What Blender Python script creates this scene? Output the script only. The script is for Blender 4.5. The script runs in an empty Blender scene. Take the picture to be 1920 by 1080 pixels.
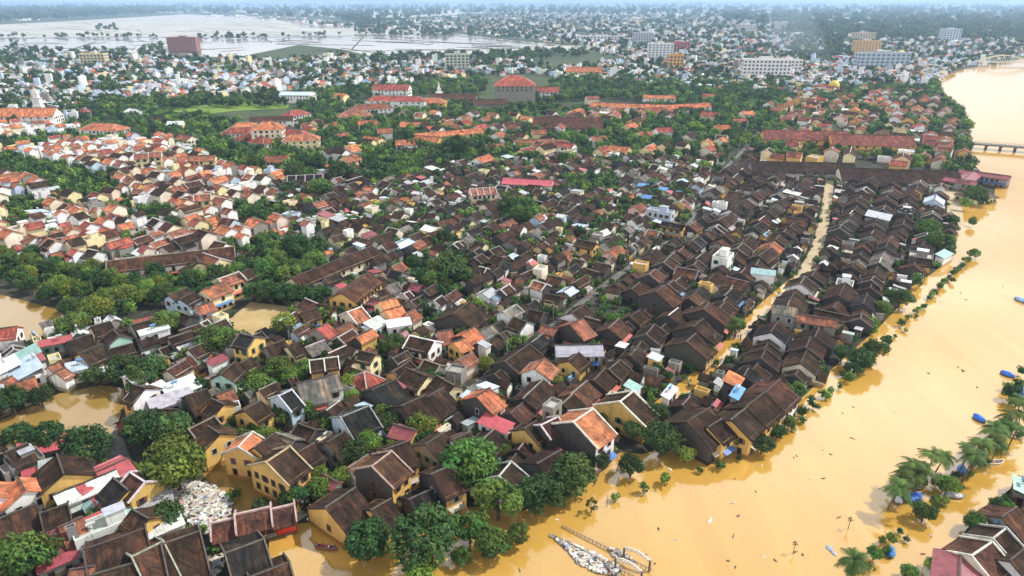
import bpy, math, random
import numpy as np
from mathutils import Vector, Matrix
R = math.radians
rnd = random.Random(7)
SC = bpy.context.scene
COL = SC.collection

# ------------------------------------------------------------------ camera
FPX, HORY, CAMH = 1280.0, 4.0, 100.0
PITCH = math.atan((540 - HORY) / FPX)
cam_d = bpy.data.cameras.new('camera'); cam = bpy.data.objects.new('camera', cam_d); COL.objects.link(cam)
cam.location = (0, 0, CAMH); cam.rotation_euler = (math.pi / 2 - PITCH, 0, 0)
cam_d.sensor_width = 36; cam_d.lens = 36 * FPX / 1920
cam_d.clip_start = 1; cam_d.clip_end = 100000
SC.camera = cam

# ------------------------------------------------------------------ light
SUN_EL, SUN_AZ = R(50), R(76)          # azimuth from +Y towards +X
w = bpy.data.worlds.new('World'); SC.world = w; w.use_nodes = True
nt = w.node_tree; N = nt.nodes; Lk = nt.links
bg = N['Background']; bg.inputs['Strength'].default_value = 0.11
sky = N.new('ShaderNodeTexSky'); sky.sky_type = 'NISHITA'; sky.sun_disc = False
sky.sun_elevation = SUN_EL; sky.sun_rotation = SUN_AZ; sky.air_density = 1.0; sky.dust_density = 2.5; sky.ozone_density = 1.0
tc = N.new('ShaderNodeTexCoord'); mp = N.new('ShaderNodeMapping'); mp.inputs['Scale'].default_value = (1, 1, 3.5)
no = N.new('ShaderNodeTexNoise'); no.inputs['Scale'].default_value = 2.2; no.inputs['Detail'].default_value = 7; no.inputs['Roughness'].default_value = .55
rp = N.new('ShaderNodeValToRGB'); rp.color_ramp.elements[0].position = .28; rp.color_ramp.elements[1].position = .48
mx = N.new('ShaderNodeMix'); mx.data_type = 'RGBA'
sx = N.new('ShaderNodeSeparateXYZ'); Lk.new(tc.outputs['Generated'], sx.inputs[0])
cr = N.new('ShaderNodeValToRGB'); ce = cr.color_ramp.elements
ce[0].position = .02; ce[0].color = (.30, .32, .35, 1); ce[1].position = .70; ce[1].color = (.22, .235, .26, 1)
for p_, v_ in ((.08, .60), (.16, .80), (.30, .82), (.50, .68)): e_ = ce.new(p_); e_.color = (v_, v_ * .99, v_ * .98, 1)
cm = N.new('ShaderNodeVectorMath'); cm.operation = 'SCALE'; cm.inputs['Scale'].default_value = 20
Lk.new(sx.outputs['Z'], cr.inputs['Fac']); Lk.new(cr.outputs['Color'], cm.inputs[0]); Lk.new(cm.outputs[0], mx.inputs['B'])
Lk.new(tc.outputs['Generated'], mp.inputs['Vector']); Lk.new(mp.outputs['Vector'], no.inputs['Vector'])
Lk.new(no.outputs['Fac'], rp.inputs['Fac']); Lk.new(rp.outputs['Color'], mx.inputs['Factor'])
Lk.new(sky.outputs['Color'], mx.inputs['A']); Lk.new(mx.outputs['Result'], bg.inputs['Color'])
sd = bpy.data.lights.new('sun', 'SUN'); sd.energy = 4.2; sd.angle = R(0.6); sd.color = (1, .955, .88)
so = bpy.data.objects.new('sun', sd); COL.objects.link(so)
sdir = Vector((math.sin(SUN_AZ) * math.cos(SUN_EL), math.cos(SUN_AZ) * math.cos(SUN_EL), math.sin(SUN_EL)))
so.rotation_euler = sdir.to_track_quat('Z', 'Y').to_euler()
so.location = (0, 0, 500)
vs = SC.view_settings
vs.view_transform = 'Standard'; vs.look = 'None'; vs.exposure = 0.28; vs.gamma = 1.0; vs.use_curve_mapping = False
HAZE = 9.5e-5
SC.cycles.volume_bounces = 1; SC.cycles.max_bounces = 6; SC.cycles.transparent_max_bounces = 8

# ------------------------------------------------------------------ picture point -> place on the ground
def G(px, py, z=0.0):
    x = (px - 960) / FPX; y = (540 - py) / FPX
    dz = -math.sin(PITCH) + y * math.cos(PITCH)
    t = (z - CAMH) / dz
    return x * t, (math.cos(PITCH) + y * math.sin(PITCH)) * t
def PX(x, y, z=0.0):
    zz = z - CAMH
    f = y * math.cos(PITCH) - zz * math.sin(PITCH)
    if f < 1: return (-9999, -9999, 1)
    u = y * math.sin(PITCH) + zz * math.cos(PITCH)
    return 960 + FPX * x / f, 540 - FPX * u / f, f

# ------------------------------------------------------------------ helpers
def sr(r, g, b):                        # photo colour -> linear
    f = lambda c: (c / 12.92 if c <= .04045 else ((c + .055) / 1.055) ** 2.4)
    return (f(r / 255), f(g / 255), f(b / 255))
def jit(c, a=.08, r=rnd):
    k = 1 + r.uniform(-a, a)
    return tuple(max(0, min(.9, x * k * (1 + r.uniform(-a, a) * .35))) for x in c)
class MB:
    def __init__(s): s.v = []; s.f = []; s.c = []; s.uv = []; s.m = []; s.T = (0, 0, 0, 1, 0)
    def at(s, x, y, z, rot): s.T = (x, y, z, math.cos(rot), math.sin(rot)); return s
    def face(s, pts, col, m=0, uv=None):
        X, Y, Z, c, n = s.T; b = len(s.v)
        for p in pts: s.v.append((X + p[0] * c - p[1] * n, Y + p[0] * n + p[1] * c, Z + p[2]))
        s.f.append(tuple(range(b, b + len(pts)))); s.c.append(col); s.m.append(m)
        s.uv.extend(uv if uv else [(p[0] + p[1], p[2]) for p in pts])
    def box(s, x0, x1, y0, y1, z0, z1, col, m=0, bot=True, top=None):
        a = (x0, y0); b = (x1, y0); c = (x1, y1); d = (x0, y1)
        for p, q in ((a, b), (b, c), (c, d), (d, a)):
            s.face([(*p, z0), (*q, z0), (*q, z1), (*p, z1)], col, m)
        s.face([(*a, z1), (*b, z1), (*c, z1), (*d, z1)], top or col, m)
        if bot: s.face([(*d, z0), (*c, z0), (*b, z0), (*a, z0)], col, m)
    def bar(s, p, q, wx, wz, col, m=0):
        p = Vector(p); q = Vector(q); d = (q - p)
        if d.length < 1e-4: return
        d.normalize(); up = Vector((0, 0, 1)) if abs(d.z) < .95 else Vector((1, 0, 0))
        a = d.cross(up).normalized() * wx / 2; b = a.cross(d).normalized() * wz / 2
        P = [p + a + b, p - a + b, p - a - b, p + a - b]; Q = [x + (q - p) for x in P]
        for i in range(4):
            j = (i + 1) % 4
            s.face([P[i], P[j], Q[j], Q[i]], col, m)
        s.face(P[::-1], col, m); s.face(Q, col, m)
    def tube(s, pts, rad, n, col, m=0):
        rings = []
        for i, p in enumerate(pts):
            p = Vector(p); d = Vector(pts[min(i + 1, len(pts) - 1)]) - Vector(pts[max(i - 1, 0)])
            d.normalize(); a = d.cross(Vector((.31, .95, .05))).normalized(); b = d.cross(a)
            rings.append([p + (a * math.cos(t * 2 * math.pi / n) + b * math.sin(t * 2 * math.pi / n)) * rad[i] for t in range(n)])
        for r0, r1 in zip(rings, rings[1:]):
            for k in range(n):
                j = (k + 1) % n
                s.face([r0[k], r0[j], r1[j], r1[k]], col, m)
        s.face(rings[0][::-1], col, m); s.face(rings[-1], col, m)
    def mesh(s, name, mats):
        me = bpy.data.meshes.new(name)
        me.from_pydata(s.v, [], s.f)
        a = me.attributes.new('Col', 'FLOAT_COLOR', 'FACE')
        a.data.foreach_set('color', np.array([(*c[:3], 1) for c in s.c], dtype=np.float32).ravel())
        u = me.uv_layers.new(name='UVMap')
        u.data.foreach_set('uv', np.array(s.uv, dtype=np.float32).ravel())
        for m in mats: me.materials.append(m)
        if len(mats) > 1: me.polygons.foreach_set('material_index', np.array(s.m, dtype=np.int32))
        me.update(); return me
    def build(s, name, mats, parent=None, loc=None, rot=0):
        if not isinstance(mats, (list, tuple)): mats = [mats]
        return link(name, s.mesh(name, mats), parent, loc, rot)
def link(name, me, parent=None, loc=None, rot=0):
    o = bpy.data.objects.new(name, me); COL.objects.link(o)
    if parent: o.parent = parent
    if loc: o.location = loc
    if rot: o.rotation_euler = (0, 0, rot)
    return o
def tag(o, label=None, cat=None, group=None, kind=None):
    if label: o['label'] = label
    if cat: o['category'] = cat
    if group: o['group'] = group
    if kind: o['kind'] = kind
    return o
def thing(name, loc, rot, label, cat, group=None):
    o = bpy.data.objects.new(name, None); COL.objects.link(o)
    o.location = loc; o.rotation_euler = (0, 0, rot); o.empty_display_size = 1
    return tag(o, label, cat, group)

# ------------------------------------------------------------------ materials
def mat(name, rough=.85, spec=.3):
    m = bpy.data.materials.new(name); m.use_nodes = True
    b = m.node_tree.nodes['Principled BSDF']; b.inputs['Roughness'].default_value = rough
    b.inputs['Specular IOR Level'].default_value = spec
    return m, m.node_tree.nodes, m.node_tree.links, b
def node(N, t, **k):
    n = N.new(t)
    for a, v in k.items():
        if a in n.inputs: n.inputs[a].default_value = v
        else: setattr(n, a, v)
    return n
def mul(N, L, a, b):
    x = N.new('ShaderNodeMix'); x.data_type = 'RGBA'; x.blend_type = 'MULTIPLY'; x.inputs['Factor'].default_value = 1
    L.new(a, x.inputs['A']); L.new(b, x.inputs['B']); return x.outputs['Result']
def ramp(N, L, src, stops):
    r = N.new('ShaderNodeValToRGB'); e = r.color_ramp.elements
    e[0].position, e[0].color = stops[0][0], (*stops[0][1], 1)
    e[1].position, e[1].color = stops[-1][0], (*stops[-1][1], 1)
    for p, c in stops[1:-1]:
        q = e.new(p); q.color = (*c, 1)
    L.new(src, r.inputs['Fac']); return r.outputs['Color']
g3 = lambda v: (v, v, v)
def make_tile():
    m, N, L, b = mat('clay_tile', .95, .08)
    at = node(N, 'ShaderNodeAttribute', attribute_name='Col')
    uv = N.new('ShaderNodeTexCoord')
    geo = N.new('ShaderNodeNewGeometry')
    mp = node(N, 'ShaderNodeMapping', Scale=(1.6, .16, 1)); L.new(uv.outputs['UV'], mp.inputs['Vector'])
    # streaks of wear down the slope, then blotches of lichen and soot
    addv = N.new('ShaderNodeVectorMath'); addv.operation = 'ADD'; L.new(mp.outputs['Vector'], addv.inputs[0])
    sc = N.new('ShaderNodeVectorMath'); sc.operation = 'SCALE'; sc.inputs['Scale'].default_value = .11
    L.new(geo.outputs['Position'], sc.inputs[0]); L.new(sc.outputs[0], addv.inputs[1])
    n1 = node(N, 'ShaderNodeTexNoise', Scale=1.0, Detail=4.0); L.new(addv.outputs[0], n1.inputs['Vector'])
    n2 = node(N, 'ShaderNodeTexNoise', Scale=.35, Detail=6.0, Roughness=.65); L.new(geo.outputs['Position'], n2.inputs['Vector'])
    n3 = node(N, 'ShaderNodeTexNoise', Scale=2.5, Detail=3.0, Roughness=.7); L.new(geo.outputs['Position'], n3.inputs['Vector'])
    wv = node(N, 'ShaderNodeTexWave', Scale=.8, Distortion=.6); wv.bands_direction = 'X'; L.new(uv.outputs['UV'], wv.inputs['Vector'])
    c = mul(N, L, at.outputs['Color'], ramp(N, L, n1.outputs['Fac'], [(.3, g3(.68)), (.7, g3(1.3))]))
    c = mul(N, L, c, ramp(N, L, n2.outputs['Fac'], [(.3, (.62, .64, .66)), (.5, g3(1)), (.72, (1.5, 1.42, 1.3))]))
    c = mul(N, L, c, ramp(N, L, n3.outputs['Fac'], [(.3, g3(.72)), (.7, g3(1.28))]))
    c = mul(N, L, c, ramp(N, L, wv.outputs['Fac'], [(0, g3(.86)), (.6, g3(1.05))]))
    n5 = node(N, 'ShaderNodeTexNoise', Scale=.55, Detail=2.0); L.new(addv.outputs[0], n5.inputs['Vector'])
    n6 = node(N, 'ShaderNodeTexVoronoi', Scale=.45); L.new(geo.outputs['Position'], n6.inputs['Vector'])
    c = mul(N, L, c, ramp(N, L, n5.outputs['Fac'], [(.35, (.8, .86, .88)), (.55, g3(1)), (.68, (1.7, 1.3, 1.1))]))
    sv = N.new('ShaderNodeSeparateXYZ'); L.new(n6.outputs['Color'], sv.inputs[0])
    c = mul(N, L, c, ramp(N, L, sv.outputs['X'], [(.2, g3(.8)), (.6, g3(1.05)), (.95, (1.35, 1.25, 1.15))]))
    L.new(c, b.inputs['Base Color'])
    bp = node(N, 'ShaderNodeBump', Strength=.35, Distance=.05); L.new(wv.outputs['Fac'], bp.inputs['Height']); L.new(bp.outputs[0], b.inputs['Normal'])
    return m
def make_plaster():
    m, N, L, b = mat('stained_plaster', .9, .2)
    at = node(N, 'ShaderNodeAttribute', attribute_name='Col'); geo = N.new('ShaderNodeNewGeometry')
    mp = node(N, 'ShaderNodeMapping', Scale=(1, 1, .22)); L.new(geo.outputs['Position'], mp.inputs['Vector'])
    n1 = node(N, 'ShaderNodeTexNoise', Scale=.9, Detail=6.0, Roughness=.6); L.new(mp.outputs['Vector'], n1.inputs['Vector'])
    n2 = node(N, 'ShaderNodeTexNoise', Scale=.25, Detail=3.0); L.new(geo.outputs['Position'], n2.inputs['Vector'])
    c = mul(N, L, at.outputs['Color'], ramp(N, L, n1.outputs['Fac'], [(.3, (.64, .62, .59)), (.43, g3(.97)), (.7, g3(1.08))]))
    c = mul(N, L, c, ramp(N, L, n2.outputs['Fac'], [(.3, g3(.86)), (.65, g3(1.08))]))
    sz = N.new('ShaderNodeSeparateXYZ'); L.new(geo.outputs['Position'], sz.inputs[0]); ad = N.new('ShaderNodeMath'); ad.operation = 'MULTIPLY_ADD'; ad.inputs[1].default_value = -1.2
    L.new(n1.outputs['Fac'], ad.inputs[0]); L.new(sz.outputs['Z'], ad.inputs[2])
    c = mul(N, L, c, ramp(N, L, ad.outputs[0], [(.35, (.50, .41, .30)), (.55, (.8, .75, .68)), (.62, g3(1))]))
    L.new(c, b.inputs['Base Color']); return m
def make_sheet():
    m, N, L, b = mat('corrugated_sheet', .5, .4)
    at = node(N, 'ShaderNodeAttribute', attribute_name='Col'); geo = N.new('ShaderNodeNewGeometry'); uv = N.new('ShaderNodeTexCoord')
    n1 = node(N, 'ShaderNodeTexNoise', Scale=.6, Detail=6.0, Roughness=.65); L.new(geo.outputs['Position'], n1.inputs['Vector'])
    wv = node(N, 'ShaderNodeTexWave', Scale=.5, Distortion=.1); wv.bands_direction = 'X'; L.new(uv.outputs['UV'], wv.inputs['Vector'])
    c = mul(N, L, at.outputs['Color'], ramp(N, L, n1.outputs['Fac'], [(.3, (.62, .58, .54)), (.5, g3(.95)), (.7, g3(1.08))]))
    c = mul(N, L, c, ramp(N, L, wv.outputs['Fac'], [(0, g3(.84)), (.6, g3(1.04))]))
    L.new(c, b.inputs['Base Color']); return m
def make_plain(name, rough=.8, spec=.3, ns=1.5, lo=.8, hi=1.15):
    m, N, L, b = mat(name, rough, spec)
    at = node(N, 'ShaderNodeAttribute', attribute_name='Col'); geo = N.new('ShaderNodeNewGeometry')
    n1 = node(N, 'ShaderNodeTexNoise', Scale=ns, Detail=4.0); L.new(geo.outputs['Position'], n1.inputs['Vector'])
    L.new(mul(N, L, at.outputs['Color'], ramp(N, L, n1.outputs['Fac'], [(.3, g3(lo)), (.7, g3(hi))])), b.inputs['Base Color']); return m
def make_leaf():
    m, N, L, b = mat('leaves', .7, .2)
    at = node(N, 'ShaderNodeAttribute', attribute_name='Col'); oi = N.new('ShaderNodeObjectInfo')
    hs = N.new('ShaderNodeHueSaturation')
    mr = node(N, 'ShaderNodeMapRange'); mr.inputs['To Min'].default_value = .7; mr.inputs['To Max'].default_value = 1.3
    L.new(oi.outputs['Random'], mr.inputs['Value']); L.new(mr.outputs[0], hs.inputs['Value'])
    mh = N.new('ShaderNodeMath'); mh.operation = 'MULTIPLY'; mh.inputs[1].default_value = 7.3; fh = N.new('ShaderNodeMath'); fh.operation = 'FRACT'; mi_ = node(N, 'ShaderNodeMapRange'); mi_.inputs['To Min'].default_value = .475; mi_.inputs['To Max'].default_value = .525
    L.new(oi.outputs['Random'], mh.inputs[0]); L.new(mh.outputs[0], fh.inputs[0]); L.new(fh.outputs[0], mi_.inputs['Value']); L.new(mi_.outputs[0], hs.inputs['Hue'])
    L.new(at.outputs['Color'], hs.inputs['Color']); L.new(hs.outputs[0], b.inputs['Base Color'])
    tr = N.new('ShaderNodeBsdfTranslucent'); L.new(hs.outputs[0], tr.inputs['Color'])
    ms = N.new('ShaderNodeMixShader'); ms.inputs[0].default_value = .28
    L.new(b.outputs[0], ms.inputs[1]); L.new(tr.outputs[0], ms.inputs[2]); L.new(ms.outputs[0], N['Material Output'].inputs['Surface']); return m
def make_water(name, col, col2, rough=.07, bump=.06, ior=3.0):
    m, N, L, b = mat(name, 1, 0); gl = node(N, 'ShaderNodeBsdfGlossy', Roughness=rough); fr = node(N, 'ShaderNodeFresnel', IOR=ior); ms = N.new('ShaderNodeMixShader')
    L.new(fr.outputs[0], ms.inputs[0]); L.new(b.outputs[0], ms.inputs[1]); L.new(gl.outputs[0], ms.inputs[2]); L.new(ms.outputs[0], N['Material Output'].inputs['Surface'])
    geo = N.new('ShaderNodeNewGeometry')
    n1 = node(N, 'ShaderNodeTexNoise', Scale=.012, Detail=5.0, Roughness=.6); L.new(geo.outputs['Position'], n1.inputs['Vector'])
    mq = node(N, 'ShaderNodeMapping', Scale=(.10, .012, 1)); mq.inputs['Rotation'].default_value = (0, 0, R(40)); L.new(geo.outputs['Position'], mq.inputs['Vector'])
    n3 = node(N, 'ShaderNodeTexNoise', Scale=1.0, Detail=6.0, Roughness=.6, Distortion=.6); L.new(mq.outputs[0], n3.inputs['Vector'])
    L.new(mul(N, L, ramp(N, L, n1.outputs['Fac'], [(.3, col), (.7, col2)]), ramp(N, L, n3.outputs['Fac'], [(.3, (.9, .87, .82)), (.55, g3(1)), (.75, (1.03, 1.06, 1.15))])), b.inputs['Base Color'])
    mp = node(N, 'ShaderNodeMapping', Scale=(1, 1, 1)); mp.inputs['Rotation'].default_value = (0, 0, R(35)); L.new(geo.outputs['Position'], mp.inputs['Vector'])
    mp2 = node(N, 'ShaderNodeMapping', Scale=(.9, .3, 1)); L.new(mp.outputs[0], mp2.inputs['Vector'])
    n2 = node(N, 'ShaderNodeTexNoise', Scale=.8, Detail=4.0, Roughness=.6); L.new(mp2.outputs[0], n2.inputs['Vector'])
    bp = node(N, 'ShaderNodeBump', Strength=bump * 2.2, Distance=.3); L.new(n2.outputs['Fac'], bp.inputs['Height']); L.new(bp.outputs[0], gl.inputs['Normal'])
    return m
def make_ground(name, stops, scale=.05, rough=.95):
    m, N, L, b = mat(name, rough, .15); geo = N.new('ShaderNodeNewGeometry')
    n1 = node(N, 'ShaderNodeTexNoise', Scale=scale, Detail=8.0, Roughness=.62); L.new(geo.outputs['Position'], n1.inputs['Vector'])
    L.new(ramp(N, L, n1.outputs['Fac'], stops), b.inputs['Base Color']); return m
M_TILE = make_tile(); M_WALL = make_plaster(); M_SHEET = make_sheet(); M_LEAF = make_leaf()
M_TRIM = make_plain('lime_mortar', .9, .2, 1.2, .6, 1.15); M_WOOD = make_plain('painted_wood', .7, .3); M_GLASS = make_plain('dark_glass', .12, .5)
M_BARK = make_plain('bark', .95, .1, 3); M_CLOTH = make_plain('cloth', .9, .1); M_METAL = make_plain('painted_metal', .45, .4)
M_PLAST = make_plain('plastic_litter', .6, .3); M_TARP = make_plain('tarpaulin', .5, .4, .8, .75, 1.2); M_SKIN = make_plain('skin_and_clothes', .8, .2)
M_RIVER = make_water('silty_river_water', (.52, .295, .052), (.58, .345, .075))
M_POND = make_water('pond_water', (.25, .155, .036), (.30, .19, .05), .05, .03, 1.8)
M_FIELD = make_water('field_flood_water', (.22, .20, .16), (.32, .29, .24), .12, .05, 1.6)
M_GROUND = make_ground('earth_and_scrub', [(.3, (.030, .048, .022)), (.5, (.05, .075, .032)), (.7, (.085, .10, .05))])
M_YARD = make_ground('town_dirt', [(.3, (.030, .032, .022)), (.55, (.05, .05, .036)), (.72, (.11, .10, .08))], .25)
M_ROAD = make_ground('asphalt_street', [(.3, (.09, .09, .088)), (.7, (.20, .195, .185))], .3)
M_PALE = make_ground('wet_pavement', [(.3, (.36, .28, .16)), (.7, (.50, .42, .29))], .2)
M_SAND = make_ground('sandy_yard', [(.3, (.34, .24, .10)), (.7, (.44, .34, .18))], .15)
M_GRASS = make_ground('mown_grass', [(.3, (.11, .19, .03)), (.7, (.17, .25, .05))], .05)
M_PADDY = make_ground('drowned_paddy', [(.32, (.10, .12, .07)), (.45, (.22, .21, .165)), (.55, (.31, .29, .24)), (.7, (.18, .18, .12))], .009, .35)
M_DIKE = make_ground('field_dike', [(.3, (.05, .055, .04)), (.7, (.10, .09, .065))], .05)
# ------------------------------------------------------------------ the setting
def poly(name, pts, z, m, kind='structure', sub=True):
    me = bpy.data.meshes.new(name)
    me.from_pydata([(x, y, z) for x, y in pts], [], [tuple(range(len(pts)))])
    if me.polygons[0].normal.z < 0: me.flip_normals()
    me.materials.append(m)
    o = link(name, me); return tag(o, kind=kind)
def W(pts, z=0): return [G(x, y, z) for x, y in pts]
def chaikin(p, n=2, closed=True):
    for _ in range(n):
        q = []
        k = len(p)
        for i in range(k if closed else k - 1):
            a = p[i]; b = p[(i + 1) % k]
            q += [(a[0] * .75 + b[0] * .25, a[1] * .75 + b[1] * .25), (a[0] * .25 + b[0] * .75, a[1] * .25 + b[1] * .75)]
        if not closed: q = [p[0]] + q + [p[-1]]
        p = q
    return p
def strip(pts, wd):
    L_, R_ = [], []
    for i, p in enumerate(pts):
        a = Vector(pts[max(i - 1, 0)]); b = Vector(pts[min(i + 1, len(pts) - 1)]); d = (b - a).normalized(); n = Vector((-d.y, d.x))
        hw = (wd[i] if isinstance(wd, (list, tuple)) else wd) / 2
        L_.append(tuple(Vector(p) + n * hw)); R_.append(tuple(Vector(p) - n * hw))
    return L_ + R_[::-1]
S = 45000
poly('ground', [(-S, -300), (S, -300), (S, S), (-S, S)], -.35, M_GROUND)
RIVER_PX = [(500, 1085), (505, 1012), (545, 985), (590, 978), (660, 990), (760, 985), (830, 958), (890, 950), (980, 958), (1040, 940), (1090, 902), (1125, 868), (1165, 848), (1205, 852), (1250, 838), (1290, 850),
            (1345, 838), (1395, 815), (1450, 785), (1505, 745), (1560, 692), (1610, 648), (1650, 612), (1685, 575), (1710, 538), (1755, 508), (1785, 480), (1792, 430), (1796, 395), (1770, 332),
            (1785, 328), (1800, 350), (1828, 386), (1862, 382), (1866, 352), (1832, 315), (1817, 285), (1812, 250), (1800, 215), (1775, 190), (1757, 165), (1755, 146), (1790, 134), (1850, 121), (1925, 108), (2120, 95)]
RIVER = W(RIVER_PX) + [(3000, 1500), (3000, 300), (300, 180)] + W([(2150, 800), (1990, 850), (1925, 893), (1888, 922), (1840, 962), (1795, 1012), (1768, 1062), (1745, 1095)]) + [(70, 60), (-30, 60), (-40, 85)]
poly('river', RIVER, .1, M_RIVER)
TOWN = W([(-200, 1120), (-250, 520), (0, 250), (640, 235), (1130, 190), (1480, 140), (1750, 150), (1830, 215), (1880, 345), (1870, 390), (1700, 620), (1450, 830), (1100, 930), (980, 975), (700, 1010), (500, 1120)])
poly('town_ground', TOWN, -.12, M_YARD)
PONDS = {'pond': [(-60, 540), (0, 552), (55, 566), (112, 582), (124, 600), (95, 625), (40, 642), (-80, 640)]}
PONDS2 = [(-30, 805), (40, 770), (110, 738), (190, 722), (232, 728), (236, 748), (222, 790), (200, 832), (130, 850), (60, 850), (-30, 850)]
PONDS3 = [(428, 600), (470, 566), (545, 575), (560, 590), (520, 622), (470, 640), (440, 632)]
poly('pond_water', W(PONDS['pond']), .02, M_POND); poly('pond_water', W(PONDS2), .02, M_POND)
poly('schoolyard', W(PONDS3), .0, M_SAND)
ROADS = [  # street name, picture points, width, material, z
    ('main_street', [(800, 800), (830, 775), (905, 712), (985, 655), (1050, 600), (1100, 560), (1160, 515), (1210, 480), (1285, 435), (1300, 400), (1330, 345), (1370, 305), (1410, 265), (1440, 225)], 2.7, M_ROAD, 0),
    ('flooded_lane', [(1190, 800), (1262, 745), (1340, 680), (1400, 610), (1450, 560), (1500, 520)], 4.6, M_RIVER, .06),
    ('wet_lane', [(1500, 520), (1527, 480), (1543, 430), (1555, 350), (1556, 325)], 4.8, M_PALE, .03),
    ('flooded_street', [(395, 855), (440, 900), (480, 945), (545, 972)], 9, M_POND, .04),
    ('cross_street', [(205, 800), (215, 850), (235, 885)], 5, M_ROAD, .0),
    ('quay_lane', [(1772, 335), (1788, 365), (1792, 420)], 7, M_PALE, .13),
]
RW = {}
for nm, pts, wd, m, z in ROADS:
    p = chaikin(W(pts), 2, False); RW[nm] = (p, wd); poly(nm, strip(p, wd), z, m)
FIELD1 = [(-120, 108), (-120, 50), (0, 47), (140, 40), (250, 33), (345, 26), (460, 32), (560, 41), (690, 52), (790, 55), (850, 62), (930, 72), (1010, 80), (1100, 88), (1085, 94), (1020, 97), (940, 99), (840, 104), (760, 108), (690, 104), (640, 92), (560, 84), (500, 96), (440, 108), (360, 105), (270, 108), (235, 96), (120, 98), (40, 104)]
PADDY = [[(-120, 78), (-120, 52), (0, 46), (140, 39), (345, 27), (460, 33), (560, 43), (560, 65), (330, 67), (0, 71)], [(562, 64), (562, 53), (690, 52.5), (850, 61), (760, 65)], [(560, 24), (860, 17), (860, 28), (700, 36), (620, 32)], [(1000, 88), (1100, 84), (1170, 86), (1160, 94), (1080, 96)]]
for f in PADDY: poly('paddy_field', W(f), .12, M_PADDY)
FIELD2 = [(1450, 27), (1540, 28), (1640, 33), (1690, 37), (1740, 39), (1690, 41), (1665, 45), (1620, 44), (1590, 36), (1500, 32)]
FIELD3 = [(1790, 54), (1850, 54), (1900, 60), (1860, 65), (1800, 62)]
FIELD4 = [(1880, 9), (1990, 8), (1990, 13), (1890, 12.5)]
for f in (FIELD1, FIELD2, FIELD3, FIELD4): poly('flooded_field', W(f), -.1, M_FIELD)
GRASS = [(300, 207), (390, 196), (470, 190), (545, 190), (540, 203), (440, 208), (380, 214)]
poly('sports_field', W(GRASS), .0, M_GRASS)
poly('meadow', W([(560, 135), (700, 128), (680, 142), (560, 148)]), -.1, M_GRASS)
poly('meadow', W([(390, 118), (560, 112), (600, 122), (420, 132)]), -.1, M_GRASS)
# dikes between the flooded paddies
dk = MB()
def dike(p, q, wd, h=.6):
    a = Vector(G(*p)); b = Vector(G(*q)); dk.bar((a.x, a.y, -.1), (b.x, b.y, -.1), wd, h * 2, (.05, .06, .045))
for p, q, wd in [((0, 72), (330, 70), 9), ((330, 70), (640, 68), 8), ((640, 68), (870, 62), 7), ((120, 97), (180, 78), 7), ((110, 53), (190, 58), 20), ((330, 60), (470, 55), 6), ((690, 60), (660, 92), 6), ((520, 83), (700, 85), 10),
                 ((700, 72), (960, 86), 7), ((720, 78), (930, 82), 6), ((700, 96), (1000, 90), 5), ((640, 90), (740, 104), 6), ((770, 60), (840, 75), 5), ((460, 40), (640, 55), 8), ((200, 40), (330, 36), 6), ((0, 58), (120, 52), 6), ((20, 90), (35, 74), 9),
                 ((640, 58), (780, 56), 8), ((480, 62), (640, 60), 5), ((660, 76), (760, 80), 5), ((740, 92), (900, 95), 5), ((850, 66), (1000, 83), 7), ((380, 46), (520, 50), 5), ((240, 50), (330, 45), 5)]:
    dike(p, q, wd * .55)
for _ in range(170):
    px = rnd.uniform(20, 1000); py = rnd.uniform(40, 100)
    ok_ = 26 + px * .04 < py < 98
    if ok_: dike((px, py), (px + rnd.uniform(-70, 90), py + rnd.uniform(-5, 5)), rnd.uniform(1.5, 4.5), .5)
tag(dk.build('field_dikes', M_DIKE), kind='structure')

# ------------------------------------------------------------------ occupancy of the town, one cell per metre
OX0, OY0, ONX, ONY = -760, 60, 1400, 1000
OCC = np.zeros((ONX, ONY), dtype=np.uint8)
gx, gy = np.meshgrid(np.arange(ONX) + OX0 + .5, np.arange(ONY) + OY0 + .5, indexing='ij')
def inpoly(X, Y, pts):
    r = np.zeros(X.shape, bool); k = len(pts); j = k - 1
    for i in range(k):
        xi, yi = pts[i]; xj, yj = pts[j]
        if yi != yj:
            c = ((yi > Y) != (yj > Y)) & (X < (xj - xi) * (Y - yi) / (yj - yi) + xi); r ^= c
        j = i
    return r
def block(pts, v=1): OCC[inpoly(gx, gy, pts)] = v
for p in (RIVER, W(PONDS['pond']), W(PONDS2), W(PONDS3), W(GRASS)): block(p, 2)
for nm, (p, wd) in RW.items(): block(strip(p, wd + .6), 3)
def rect(cx, cy, L, D, rot, n=5):
    c, s = math.cos(rot), math.sin(rot); o = []
    for i in range(n):
        for j in range(n):
            u = (i / (n - 1) - .5) * L; v = (j / (n - 1) - .5) * D
            o.append((int(cx + u * c - v * s - OX0), int(cy + u * s + v * c - OY0)))
    return o
def occupied(cx, cy, L, D, rot, shrink=.86):
    k = 0; pts = rect(cx, cy, L * shrink, D * shrink, rot)
    for a, b in pts:
        if 0 <= a < ONX and 0 <= b < ONY and OCC[a, b]: k += 1
    return k / len(pts)
def occupy(cx, cy, L, D, rot, v=1):
    n = int(max(L, D) * 1.6) + 2
    for a, b in rect(cx, cy, L, D, rot, n):
        if 0 <= a < ONX and 0 <= b < ONY and not OCC[a, b]: OCC[a, b] = v

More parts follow.
